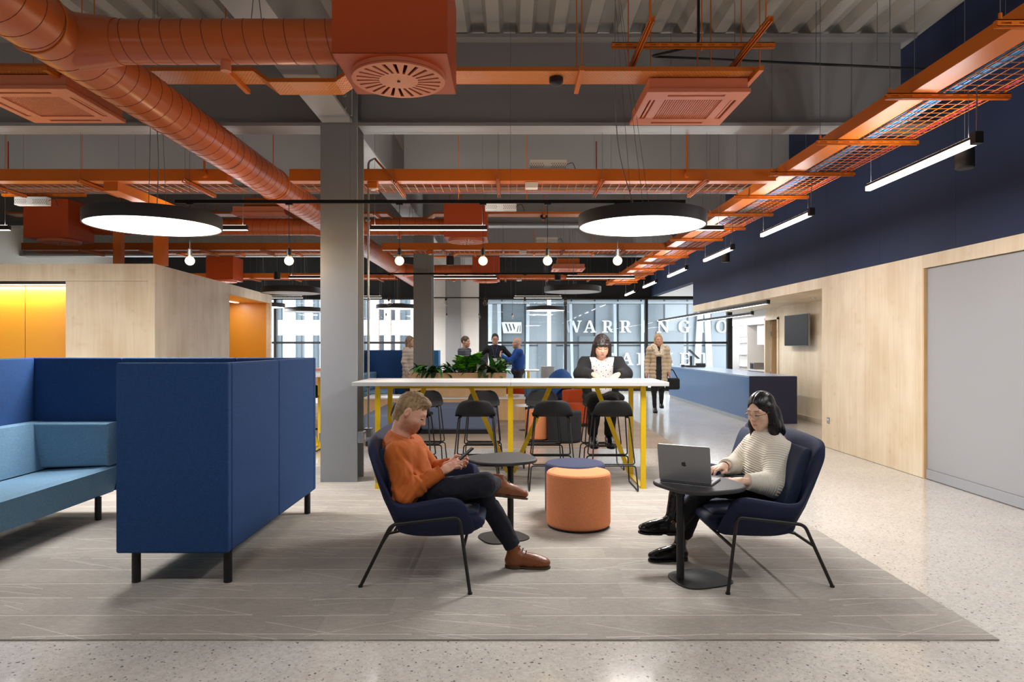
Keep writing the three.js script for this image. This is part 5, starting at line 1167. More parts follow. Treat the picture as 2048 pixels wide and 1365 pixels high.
function basis(fwd, up) { const z = new THREE.Vector3(...fwd).normalize(), x = new THREE.Vector3().crossVectors(new THREE.Vector3(...up), z).normalize(), y = new THREE.Vector3().crossVectors(z, x); return new THREE.Matrix4().makeBasis(x, y, z); }
const place = (g, m, at) => { g.applyMatrix4(m.clone().setPosition(...at)); return g; };

// --- head in its own frame: +z face, +y up
function headGeo(o) {
  const w = o.wide || 1, P = [ell([0, .032, -.014], [.076 * w, .092, .097]), ell([0, -.03, .03], [.060 * w, .085, .064]), ell([0, -.068, .034], [.050 * w * (o.jaw || 1), .042, .052]), ell([0, -.1, .07], [.02, .016, .017])];
  const core = blend(P, 0.04), nose = blend([cap([0, .014, .088], [0, -.026, .107 + (o.nose || 0)], .0075, .0105), ell([0, -.031, .101], [.0165, .009, .013])], .012);
  const extra = [cap([-.042 * w, .024, .076], [.042 * w, .024, .076], .010), ell([-.037 * w, -.026, .062], [.022, .02, .021]), ell([.037 * w, -.026, .062], [.022, .02, .021])];
  const ears = [-1, 1].map((s) => ell([s * .081 * w, -.004, -.014], [.011, .032, .019], [.94, 0, s * .34], [0, 1, 0])), neck = cap([0, -.05, -.022], o.neck, .053 * (o.neckR || 1), .06 * (o.neckR || 1));
  const concha = [-1, 1].map((s) => ell([s * .094 * w, .0, -.008], [.009, .018, .009]));
  const lids = [-1, 1].map((s) => ell([s * .031, .004, .0815], [.0155, .0095, .0105])), socket = [-1, 1].map((s) => ell([s * .032, .008, .1], [.017, .012, .015]));
  const lips = blend([cap([-.019, -.0655, .087], [.019, -.0655, .087], .0055), cap([-.015, -.0745, .0865], [.015, -.0745, .0865], .0062), ell([0, -.07, .09], [.017, .011, .008])], .006);
  const f = (x, y, z) => {
    let d = core(x, y, z); for (const q of extra) d = smin(d, q(x, y, z), .022); for (const q of socket) d = smax(d, -q(x, y, z), .012); for (const q of lids) d = smin(d, q(x, y, z), .006);
    d = smin(d, nose(x, y, z), .012); d = smin(d, lips(x, y, z), .008); for (const q of ears) d = smin(d, q(x, y, z), .01); for (const q of concha) d = smax(d, -q(x, y, z), .004); return smin(d, neck(x, y, z), .03);
  };
  f.lo = [-.1, Math.min(-.13, o.neck[1] - .07), -.13]; f.hi = [.1, .14, .13]; for (let i of [0, 2]) { f.lo[i] = Math.min(f.lo[i], o.neck[i] - .07); f.hi[i] = Math.max(f.hi[i], o.neck[i] + .07); }
  const skin = lin(o.skin), lip = lin(o.lip || 0xa8655a), brow = lin(o.brow), beard = o.beard ? lin(o.beard) : null, lash = lin(0x2a1c16);
  const col = (x, y, z) => {
    let c = skin; const m = 0.035 * noise3(x * 90, y * 90, z * 90); c = [c[0] * (1 + m), c[1] * (1 + m * 1.4), c[2] * (1 + m * 1.4)];
    if (beard) { const up_ = Math.min(1, Math.max(0, (-.036 + Math.abs(x) * .2 - y) / .035)), bk_ = Math.min(1, Math.max(0, (z + .03) / .03)), lo_ = Math.min(1, Math.max(0, (y + .135) / .02)), t = up_ * bk_ * lo_ * (0.72 + 0.16 * noise3(x * 300, y * 300, z * 300)); c = mixc(c, beard, Math.max(0, Math.min(.85, t))); }
    if (Math.abs(x) < .021 - Math.abs(y + .07) * .6 && y < -.062 && y > -.079 && z > .082) c = mixc(c, lip, .7);
    if (Math.abs(x) > .012 && Math.abs(x) < .05 && z > .06 && Math.abs(y - (.028 + Math.abs(x) * .06)) < .0042) c = mixc(c, brow, .6);
    if (Math.abs(Math.abs(x) - .031) < .016 && z > .07 && Math.abs(y + .003) < .0032) c = lash;
    if (z > .098 && y < -.02) c = mixc(c, [c[0] * 1.02, c[1] * .82, c[2] * .8], .5);
    return c;
  };
  return nets(f, 0.0035, col);
}
// --- hand in its own frame: wrist at origin, fingers along +y, thumb towards +x (side = 1) , back of the hand +z
function handGeo(o) {
  const s = o.side || 1, L = [];
  L.push(ell([0, .045, 0], [.037, .052, .0135]), ell([.014 * s, .03, -.004], [.022, .032, .015]), cap([0, -.03, 0], [0, .012, 0], .025, .026));
  const fx = [.029, .0105, -.009, -.027], len = [.068, .076, .071, .055], rad = [.0088, .0092, .0088, .0078];
  const F = [];
  for (let i = 0; i < 4; i++) {
    const c = (o.curl || [.5, .5, .5, .5])[i], sp = (o.spread || .05) * (1.5 - i); let a = c * .35, p = [fx[i] * s, .085 - Math.abs(i - 1.2) * .004, 0], ch = [];
    const seg = [.46, .3, .24];
    for (let k = 0; k < 3; k++) { const l = len[i] * seg[k], q = [p[0] + Math.sin(sp) * l * s, p[1] + Math.cos(a) * l, p[2] - Math.sin(a) * l]; ch.push(cap(p, q, rad[i] * (1 - k * .07), rad[i] * (.93 - k * .07))); p = q; a += c * (k ? .8 : 1.0); }
    F.push(blend(ch, .004));
  }
  const t = o.thumb === undefined ? .6 : o.thumb, t0 = [.026 * s, .018, -.006], t1 = [(.046 + .008 * t) * s, .045, -.012 - .014 * (1 - t)], t2 = [(.05 + .004 * t - .018 * (1 - t)) * s, .075, -.02 - .018 * (1 - t)];
  const T = blend([cap(t0, t1, .0135, .0105), cap(t1, t2, .0105, .0088)], .006), palm = blend(L, .02);
  const f = (x, y, z) => { let d = palm(x, y, z); for (const q of F) d = smin(d, q(x, y, z), .007); return smin(d, T(x, y, z), .012); };
  f.lo = [-.075, -.06, -.085]; f.hi = [.075, .18, .04];
  const skin = lin(o.skin); return nets(f, 0.0033, (x, y, z) => { const m = .05 * noise3(x * 120, y * 120, z * 120), kn = y > .075 && y < .1 && z > .002 ? .9 : 1; return [skin[0] * (1 + m), skin[1] * (1 + m) * kn, skin[2] * (1 + m) * kn]; }, .01);
}
function handAt(o) { return place(handGeo(o), basis(o.back, o.dir), o.at); }   // frame: y = dir, z ~ back of the hand
function shoeGeo(o) {                                         // heel at z = 0, toe +z, sole y = 0
  const l = o.len || .29, h = o.high || .12, w = o.w || .048;
  const up = blend([ell([0, .045, .045], [w * .82, .05, .058]), ell([0, .045, l * .52], [w * .95, .045, l * .34]), ell([0, .036, l * .80], [w, .034 + (o.point ? -.004 : 0), l * .2]), cap([0, .05, .05], [0, h, .045 - (h - .1) * .1], w * .86, w * (o.shaft || .86)), cap([0, .085, .06], [0, .05, l * .6], w * .75, w * .7)], .03);
  const f = (x, y, z) => { let d = up(x, y, z) + .0012 * noise3(x * 60, y * 60, z * 60); d = Math.max(d, -(y - .008), y - h); return d; };
  f.lo = [-w - .02, 0, -.03]; f.hi = [w + .02, h + .01, l + .03];
  const so = (x, y, z) => Math.max(up(x, Math.max(y, .03), z) - .0015, -y + (z > l * .3 && z < l * .42 && o.heel ? .006 : 0), y - .022 + (o.heel && z > l * .3 ? .008 : 0)); so.lo = f.lo; so.hi = [f.hi[0], .04, f.hi[2]];
  return [nets(f, .005), nets(so, .004)];
}
const skinMat = mat(0xffffff, 0.5, { vertexColors: true });
function clothMat(color, rough = .9, o = {}) { return mat(color, rough, { bumpMap: feltBump, bumpScale: 0.0005, ...o }); }
function cutBy(f, planes, wr = 0, fr = 14) {                  // planes: [point, normal] keep the side opposite to the normal
  const g = (x, y, z) => { let d = f(x, y, z); if (wr && d < .05) d += wr * noise3(x * fr, y * fr * .8 + 3, z * fr) + wr * .5 * noise3(x * fr * 2.3 + 9, y * fr * 2.3, z * fr * 2.3); for (const [p, n] of planes) d = Math.max(d, (x - p[0]) * n[0] + (y - p[1]) * n[1] + (z - p[2]) * n[2]); return d; };
  g.lo = f.lo; g.hi = f.hi; return g;
}
const unit = (a, b) => { const d = [b[0] - a[0], b[1] - a[1], b[2] - a[2]], l = Math.hypot(...d); return d.map((v) => v / l); };
const lerp3 = (a, b, t) => a.map((v, i) => v + (b[i] - v) * t);
function addGeo(name, geo, m, parent, label) { const o = shade(new THREE.Mesh(join(geo, !!m.vertexColors), m)); o.name = name; if (label) o.userData.label = label; parent.add(o); return o; }

function bodyGeo(j, r = 1) {                                  // bare body, mostly under clothes
  const L = [cap(j.pelvis, j.chest, .115 * r, .12 * r), cap(j.chest, j.neck, .11 * r, .06)];
  for (const s of ['L', 'R']) L.push(cap(j.chest, j['sh' + s], .09, .055), cap(j['sh' + s], j['el' + s], .045, .036), cap(j['el' + s], j['wr' + s], .035, .024), cap(j.pelvis, j['hip' + s], .1, .085 * r), cap(j['hip' + s], j['kn' + s], .075 * r, .05), cap(j['kn' + s], j['an' + s], .048, .032));
  return blend(L, .04);
}
function figure(label, j, o) {
  const p = thing('person', label, 'person', [0, 0, 0]);
  const hb = basis(o.fwd, o.up || [0, 1, 0]), inv = hb.clone().invert(), nk = new THREE.Vector3(j.neck[0] - j.head[0], j.neck[1] - j.head[1], j.neck[2] - j.head[2]).applyMatrix4(inv);
  const hs = o.headScale || 1;
  const hg = headGeo({ ...o, neck: [nk.x / hs, nk.y / hs, nk.z / hs] }); if (hs !== 1) hg.scale(hs, hs, hs);
  const skin = lin(o.skin), bg = nets(bodyGeo(j, o.thin || .86), .014, () => skin);
  const parts = [bg, place(hg, hb, j.head)]; for (const h of o.hands || []) parts.push(handAt({ ...h, skin: o.skin }));
  const b = addGeo('body', parts.map((g) => g), skinMat, p); void b;
  p.userData.headFrame = undefined;
  return { p, hb, at: j.head, hs };
}
function hairOn(F, f, cell, m, label) { const b = [m.color.r, m.color.g, m.color.b], g = nets(f, cell, (x, y, z) => { const t = 1 + .38 * noise3(x * 210, y * 34, z * 110) + .2 * noise3(x * 60, y * 14, z * 40); return b.map((v) => v * t); }); m.color.setRGB(1, 1, 1); m.vertexColors = true; if (F.hs !== 1) g.scale(F.hs, F.hs, F.hs); return addGeo('hair', place(g, F.hb, F.at), m, F.p, label); }
const strand = (x, y, z, a) => a * noise3(x * 170, y * 26, z * 170);

// ---------------------------------------------------------------- man in the orange sweater
{
  const j = { head: J(-.642, 1.05, 4.43), neck: J(-.722, .88, 4.43), chest: J(-.70, .72, 4.43), pelvis: J(-.60, .545, 4.43), shR: J(-.70, .80, 4.25), shL: J(-.66, .80, 4.61), elR: J(-.655, .572, 4.17), elL: J(-.54, .61, 4.70), wrR: J(-.425, .69, 4.30), wrL: J(-.40, .695, 4.50), hipR: J(-.55, .535, 4.33), hipL: J(-.55, .535, 4.53), knR: J(-.165, .615, 4.25), knL: J(-.18, .49, 4.52), anR: J(-.10, .555, 4.58), anL: J(.025, .135, 4.53) };
  const skin = 0xd9a58c;
  const F = figure('man in an orange sweater looking at his phone', j, { fwd: [.86, -.5, .05], up: [.5, .86, 0], skin, brow: 0x8a6a4a, beard: 0x8f5236, lip: 0xb07064, jaw: 1.06, neckR: 1.12,
    hands: [{ side: -1, at: j.wrR, dir: [.86, .42, -.3], back: [-.25, .75, .6], curl: [.75, .8, .85, .9], thumb: .2 }, { side: 1, at: j.wrL, dir: [.84, .35, .42], back: [.1, -.55, -.85], curl: [.85, .9, .9, .9], thumb: .3 }] });
  // sweater
  const tor = blend([ell(J(-.705, .745, 4.43), [.15, .17, .205]), ell(J(-.655, .60, 4.43), [.172, .15, .20], unit([0, 0, 0], [.95, -.3, 0]), unit([0, 0, 0], [.3, .95, 0])), cap(j.shR, j.shL, .075), cap(J(-.71, .80, 4.43), J(-.712, .88, 4.43), .10, .078), ell(J(-.615, .52, 4.43), [.15, .07, .19])], .09);
  const sl = [cap(j.shR, j.elR, .08, .07), cap(j.elR, lerp3(j.elR, j.wrR, .93), .07, .049), cap(j.shL, j.elL, .08, .07), cap(j.elL, lerp3(j.elL, j.wrL, .93), .07, .049)];
  const all = (x, y, z) => { let d = tor(x, y, z); d = smin(d, smin(sl[0](x, y, z), sl[1](x, y, z), .025), .02); return smin(d, smin(sl[2](x, y, z), sl[3](x, y, z), .025), .02); }; const bb = blend([tor, ...sl], .01); all.lo = bb.lo; all.hi = bb.hi;
  const nkp = J(-.70, .905, 4.43), fold = (x, y, z) => { const d = all(x, y, z); if (d > .05) return d; const e = Math.max(0, 1 - Math.hypot(x + .62, y - .62, z + 4.18) / .17), u = (x + .62) * .8 + (y - .62) * -.6; const n1 = noise3(x * 13 + y * 9, y * 5 - x * 3, z * 9), n2 = noise3(x * 26 - y * 10, y * 9 + x * 6, z * 15 + 7); const n3 = Math.sin((x + .69) * 60 + (y - .7) * 42 + 5 * n1) * Math.max(0, n2 + .35); return d + .010 * n1 + .007 * n2 + .005 * n3 + .007 * e * Math.sin(u * 105 + 4 * noise3(x * 12, y * 12, z * 12)); };
  fold.lo = all.lo; fold.hi = all.hi;
  const neckHole = cap(J(-.70, .87, 4.43), j.head, .066, .068);
  const sw = cutBy((() => { const q = (x, y, z) => Math.max(fold(x, y, z), -neckHole(x, y, z)); q.lo = fold.lo; q.hi = fold.hi; return q; })(), [[nkp, [.35, .94, 0]], [lerp3(j.elR, j.wrR, .92), unit(j.elR, j.wrR)].concat([]), [J(-.6, .47, 4.43), [.15, -1, 0]]]);
  // the cuff plane of one arm must not cut the other: build the torso + right arm and left arm through masks instead
  const cuffR = [lerp3(j.elR, j.wrR, .92), unit(j.elR, j.wrR)], cuffL = [lerp3(j.elL, j.wrL, .92), unit(j.elL, j.wrL)]; void sw;
  const swf = (x, y, z) => {
    let d = Math.max(fold(x, y, z), -neckHole(x, y, z)); d = Math.max(d, (x - nkp[0]) * .35 + (y - nkp[1]) * .94, -(y - .455) + (x + .6) * .12);
    for (const [c, n] of [cuffR, cuffL]) { const h = (x - c[0]) * n[0] + (y - c[1]) * n[1] + (z - c[2]) * n[2]; if (Math.hypot(x - c[0], y - c[1], z - c[2]) < .13) d = Math.max(d, h); }
    return d;
  }; swf.lo = all.lo; swf.hi = all.hi;
  addGeo('sweater', nets(swf, .006), clothMat(0xb75d20), F.p, 'rust orange sweatshirt');
  const ring = (c, n, r, t) => { const g = new THREE.TorusGeometry(r, t, 8, 40); g.applyQuaternion(new THREE.Quaternion().setFromUnitVectors(new THREE.Vector3(0, 0, 1), new THREE.Vector3(...n))); g.translate(...c); return g; };
  addGeo('collar', ring(J(-.705, .893, 4.43), unit([0, 0, 0], [.35, .94, 0]), .074, .008), clothMat(0xa85319), F.p);
  addGeo('cuff', ring(cuffR[0], cuffR[1], .04, .009), clothMat(0xa85319), F.p); addGeo('cuff', ring(cuffL[0], cuffL[1], .04, .009), clothMat(0xa85319), F.p);
  // trousers
  const tr = blend([ell(J(-.56, .535, 4.43), [.14, .105, .18]), cap(j.hipR, j.knR, .098, .072), cap(j.knR, lerp3(j.knR, j.anR, .8), .070, .058), cap(j.hipL, j.knL, .098, .073), cap(j.knL, lerp3(j.knL, j.anL, .97), .072, .055)], .03);
  const trf = cutBy(tr, [], .006, 16), endR = lerp3(j.knR, j.anR, .8), dR = unit(j.knR, j.anR), endL = lerp3(j.knL, j.anL, .96), dL = unit(j.knL, j.anL);
  const trc = (x, y, z) => { let d = trf(x, y, z); for (const [c, n] of [[endR, dR], [endL, dL]]) if (Math.hypot(x - c[0], y - c[1], z - c[2]) < .12) d = Math.max(d, (x - c[0]) * n[0] + (y - c[1]) * n[1] + (z - c[2]) * n[2]); return d; }; trc.lo = tr.lo; trc.hi = tr.hi;
  addGeo('trousers', nets(trc, .0075), clothMat(0x0f1423), F.p, 'dark navy trousers');
  // boots
  const leather = mat(0x7d4522, .38), soleM = mat(0x4a3626, .8), laceM = mat(0x2a1e18, .8);
  const boot = (at, fwd, up, parent) => {
    const [u, so] = shoeGeo({ len: .29, high: .15, w: .05, heel: true }), m = basis(fwd, up); const b = addGeo('boot', place(u, m, at), leather, parent, 'brown leather lace-up boot'); addGeo('sole', place(so, m, at), soleM, b);
    const laces = []; for (let k = 0; k < 5; k++) { const y = .135 - k * .016, z = .085 + k * .021; const g = sweep([new THREE.Vector3(-.026, y - .004, z - .004), new THREE.Vector3(0, y + .009, z + .006), new THREE.Vector3(.026, y - .004, z - .004)], .0028, 6); laces.push(place(g, m, at)); } addGeo('laces', laces, laceM, b);
  };
  boot(J(-.025, .008, 4.53), [1, 0, .04], [0, 1, 0], F.p);
  { const fw = unit([0, 0, 0], [.84, -.2, -.5]), up = unit([0, 0, 0], [-.1, .9, -.1]); boot([j.anR[0] - .05 * fw[0] + .01, j.anR[1] - .085, j.anR[2]], fw, up, F.p); }
  // hair: short, swept forward
  const nape = cap([0, -.01, -.05], [0, -.085, -.045], .058, .0565), cr = ell([0, .034, -.016], [.0785, .0965, .1005]), face = ell([0, -.052, .098], [.08, .118, .088]), quiff = blend([cap([-.042, .102, .04], [.042, .102, .04], .024, .022), cap([-.038, .112, -.012], [.038, .112, -.012], .020), cap([-.034, .094, .072], [.034, .094, .072], .017)], .03);
  const hf = (x, y, z) => { let d = Math.max(smin(cr(x, y, z), nape(x, y, z), .03), -face(x, y, z), -(y + (z < -.03 ? .088 : .088 - (z + .03) * 1.3))); const ear = Math.hypot((y + .008) / .038, (z + .008) / .024) - 1; if (Math.abs(x) > .05) d = Math.max(d, -ear * .024); d = smin(d, Math.max(quiff(x, y, z), -(y - .06)), .022); return d + .0024 * noise3(x * 190, y * 70, z * 50 + x * 30) * (y > .05 ? 1.5 : .4) + .0012 * noise3(x * 330, y * 190, z * 150); };
  hf.lo = [-.1, -.08, -.13]; hf.hi = [.1, .16, .12];
  hairOn(F, hf, .0028, mat(0x8f7656, .75), 'short sandy hair');
  // phone held in front
  const ph = thing('phone', 'black phone in the seated man hands', 'phone', [-.295, .772, 4.40]); const body = extrude(roundedShape(-.036, .036, -.072, .072, .009), .006, .0015, 2), mm = basis([-.62, .78, .1], [.75, .6, -.25]); body.applyMatrix4(mm); part('case', body, M.black, ph);
  const scr = new THREE.BoxGeometry(.066, .136, .001); scr.translate(0, 0, .0083); scr.applyMatrix4(mm); part('screen', scr, M.screenBlack, ph);
}

// ---------------------------------------------------------------- woman with the laptop
{
  const j = { head: J(1.69, 1.042, 4.60), neck: J(1.735, .845, 4.63), chest: J(1.765, .70, 4.64), pelvis: J(1.76, .535, 4.64), shL: J(1.765, .775, 4.47), shR: J(1.72, .775, 4.80), elL: J(1.70, .59, 4.38), elR: J(1.60, .62, 4.84), wrL: J(1.475, .62, 4.31), wrR: J(1.43, .675, 4.56), hipL: J(1.70, .53, 4.54), hipR: J(1.70, .53, 4.74), knL: J(1.30, .555, 4.47), knR: J(1.31, .50, 4.70), anL: J(1.075, .275, 4.53), anR: J(1.165, .10, 4.68) };
  const skin = 0xe6bda4;
  const F = figure('woman in a cream ribbed sweater working on a laptop', j, { fwd: [-.80, -.30, .52], up: [-.1, 1, .05], skin, brow: 0x2a1d18, lip: 0xc07a6e, wide: 1.03, neckR: .9, headScale: .96,
    hands: [{ side: 1, at: j.wrL, dir: [-.93, -.02, -.05], back: [.05, .9, .3], curl: [.45, .45, .45, .5], thumb: .7 }, { side: -1, at: j.wrR, dir: [-.85, -.1, .5], back: [0, .95, .1], curl: [.5, .5, .5, .5], thumb: .7 }] });
  const tor = blend([ell(J(1.765, .715, 4.64), [.145, .17, .19]), ell(J(1.765, .575, 4.64), [.165, .13, .195]), cap(j.shL, j.shR, .072), cap(J(1.745, .78, 4.64), J(1.735, .865, 4.63), .09, .068), ell(J(1.73, .50, 4.64), [.15, .06, .185])], .09);
  const sl = [cap(j.shL, j.elL, .085, .082), cap(j.elL, lerp3(j.elL, j.wrL, .9), .082, .052), cap(j.shR, j.elR, .083, .08), cap(j.elR, lerp3(j.elR, j.wrR, .9), .078, .052)];
  const bb = blend([tor, ...sl], .01), cuffs = [[lerp3(j.elL, j.wrL, .9), unit(j.elL, j.wrL)], [lerp3(j.elR, j.wrR, .9), unit(j.elR, j.wrR)]], nkp = J(1.735, .902, 4.63);
  const rib = 2 * Math.PI / .0155;
  const f = (x, y, z) => {
    const dt = tor(x, y, z); if (dt > .3) return dt; const d = sl.map((q) => q(x, y, z)), v = sl.map((q) => q.v); let all = smin(dt, smin(d[0], d[1], .03), .045); all = smin(all, smin(d[2], d[3], .03), .045);
    if (all < .03 && all > -.03) { let best = dt, ph = y + (x - 1.76) * .35 + .006 * noise3(x * 8, y * 8, z * 8); d.forEach((q, i) => { if (q < best - .004) { best = q; ph = v[i]; } }); all += .0015 * Math.cos(ph * rib) + .006 * noise3(x * 9, y * 9, z * 9) + .004 * noise3(x * 19 + 4, y * 17, z * 19); }
    all = Math.max(all, y - nkp[1], -(y - .46)); for (const [c, n] of cuffs) if (Math.hypot(x - c[0], y - c[1], z - c[2]) < .12) all = Math.max(all, (x - c[0]) * n[0] + (y - c[1]) * n[1] + (z - c[2]) * n[2]);
    return all;
  }; f.lo = bb.lo; f.hi = bb.hi;
  addGeo('sweater', nets(f, .0042), clothMat(0xdcd6c8, .95), F.p, 'cream ribbed knit sweater');
  const band = (c, n, r, t) => { const g = new THREE.TorusGeometry(r, t, 8, 40); g.applyQuaternion(new THREE.Quaternion().setFromUnitVectors(new THREE.Vector3(0, 0, 1), new THREE.Vector3(...n))); g.translate(...c); return g; };
  const cuffM = clothMat(0xd8d1c2, .95); cuffs.forEach(([c, n]) => addGeo('cuff', band(lerp3(c, [c[0] - n[0] * .02, c[1] - n[1] * .02, c[2] - n[2] * .02], 1), n, .042, .012), cuffM, F.p)); addGeo('collar', cutBy(cap(J(1.737, .86, 4.632), J(1.724, .925, 4.626), .066, .061), [[J(1.724, .925, 4.626), [0, 1, 0]], [J(1.73, .86, 4.63), [0, -1, 0]]]) && nets(cutBy(cap(J(1.737, .86, 4.632), J(1.724, .925, 4.626), .066, .061), [[J(1.724, .925, 4.626), [0, 1, 0]], [J(1.73, .86, 4.63), [0, -1, 0]]]), .005), cuffM, F.p);
  const tr = blend([ell(J(1.70, .53, 4.64), [.15, .095, .18]), cap(j.hipL, j.knL, .09, .066), cap(j.knL, lerp3(j.knL, j.anL, .75), .064, .056), cap(j.hipR, j.knR, .09, .066), cap(j.knR, lerp3(j.knR, j.anR, .75), .064, .054)], .03);
  addGeo('trousers', nets(cutBy(tr, [], .004, 16), .0075), clothMat(0x15181f), F.p, 'black trousers');
  const lea = mat(0x121214, .22), solem = mat(0x0e0e0f, .6), gold = mat(0xc9a24a, .3, { metalness: .9 });
  const boot = (at, fwd, up) => { const [u, so] = shoeGeo({ len: .265, high: .30, w: .043, heel: true, shaft: 1.05, point: true }), m = basis(fwd, up), b = addGeo('boot', place(u, m, at), lea, F.p, 'shiny black ankle boot'); addGeo('sole', place(so, m, at), solem, b); const g = new THREE.TorusGeometry(.041, .005, 6, 28); g.rotateX(Math.PI / 2); g.translate(0, .095, .05); addGeo('strap', place(g, m, at), lea, b); const bk = new THREE.TorusGeometry(.011, .0025, 6, 4); bk.rotateY(Math.PI / 2); bk.translate(.044, .095, .05); addGeo('buckle', place(bk.clone(), m, at), gold, b); addGeo('buckle', place(bk.clone().translate(-.088, 0, 0), m, at), gold, b); };
  boot(J(1.205, .008, 4.68), [-1, 0, .06], [.0, 1, 0]); boot(J(1.105, .225, 4.54), unit([0, 0, 0], [-.93, .06, .12]), unit([0, 0, 0], [.36, .93, 0]));
  // hair: straight, black, past the shoulders, centre parting
  const cr = ell([0, .036, -.016], [.086, .102, .107]), face = ell([0, -.038, .108], [.064, .128, .083]), curt = [-1, 1].map((s) => blend([cap([s * .072, .03, -.005], [s * .082, -.11, .0], .03, .036), cap([s * .082, -.11, .0], [s * .068, -.262, .06], .038, .024), cap([s * .06, -.02, -.06], [s * .07, -.17, -.06], .04, .04)], .03)), bk = blend([cap([0, .0, -.08], [0, -.17, -.09], .05, .045)], .02);
  const hf = (x, y, z) => { let d = Math.max(cr(x, y, z), y < -.06 ? -.06 - y : -1e9); d = Math.min(d, 1); d = smin(d, curt[0](x, y, z), .02); d = smin(d, curt[1](x, y, z), .02); d = smin(d, bk(x, y, z), .03); d = smax(d, -face(x, y, z), .008); const part_ = Math.max(0, .010 - Math.abs(x)) * (y > .06 ? .45 : 0); return d + part_ + (y > .05 ? .0008 : .002) * noise3(x * 230, y * 18, z * (y > .05 ? 60 : 230)); };
  hf.lo = [-.13, -.30, -.15]; hf.hi = [.13, .15, .12];
  hairOn(F, hf, .0036, mat(0x111012, .32), 'long straight black hair');
  // glasses
  const gl = thing('eyeglasses', 'thin gold-rimmed glasses worn by the laptop woman', 'glasses', [0, 0, 0]); const rimM = mat(0xb9965a, .3, { metalness: .8 }), put = (g) => { g.scale(.96, .96, .96); return place(g, F.hb, F.at); };
  for (const s of [-1, 1]) { const t = new THREE.TorusGeometry(.024, .0014, 6, 32); t.scale(1.08, .92, 1); t.translate(s * .031, -.002, .1065); part('rim', put(t), rimM, gl); const c = new THREE.CircleGeometry(.0235, 28); c.scale(1.08, .92, 1); c.translate(s * .031, -.002, .1065); part('lens', put(c), M.glass, gl); part('temple', put(sweep([new THREE.Vector3(s * .056, .004, .105), new THREE.Vector3(s * .081, .006, .07), new THREE.Vector3(s * .084, .002, -.01)], .002, 6)), mat(0x6b4a2a, .4), gl); }
  part('bridge', put(sweep([new THREE.Vector3(-.006, .004, .108), new THREE.Vector3(0, .007, .1105), new THREE.Vector3(.006, .004, .108)], .0014, 6)), rimM, gl);
  const br = new THREE.TorusGeometry(.029, .003, 6, 30), n = unit(j.elR, j.wrR); br.applyQuaternion(new THREE.Quaternion().setFromUnitVectors(new THREE.Vector3(0, 0, 1), new THREE.Vector3(...n))); br.translate(...lerp3(j.elR, j.wrR, 1.02)); addGeo('bracelet', br, mat(0x1b1b1d, .5), F.p);
}

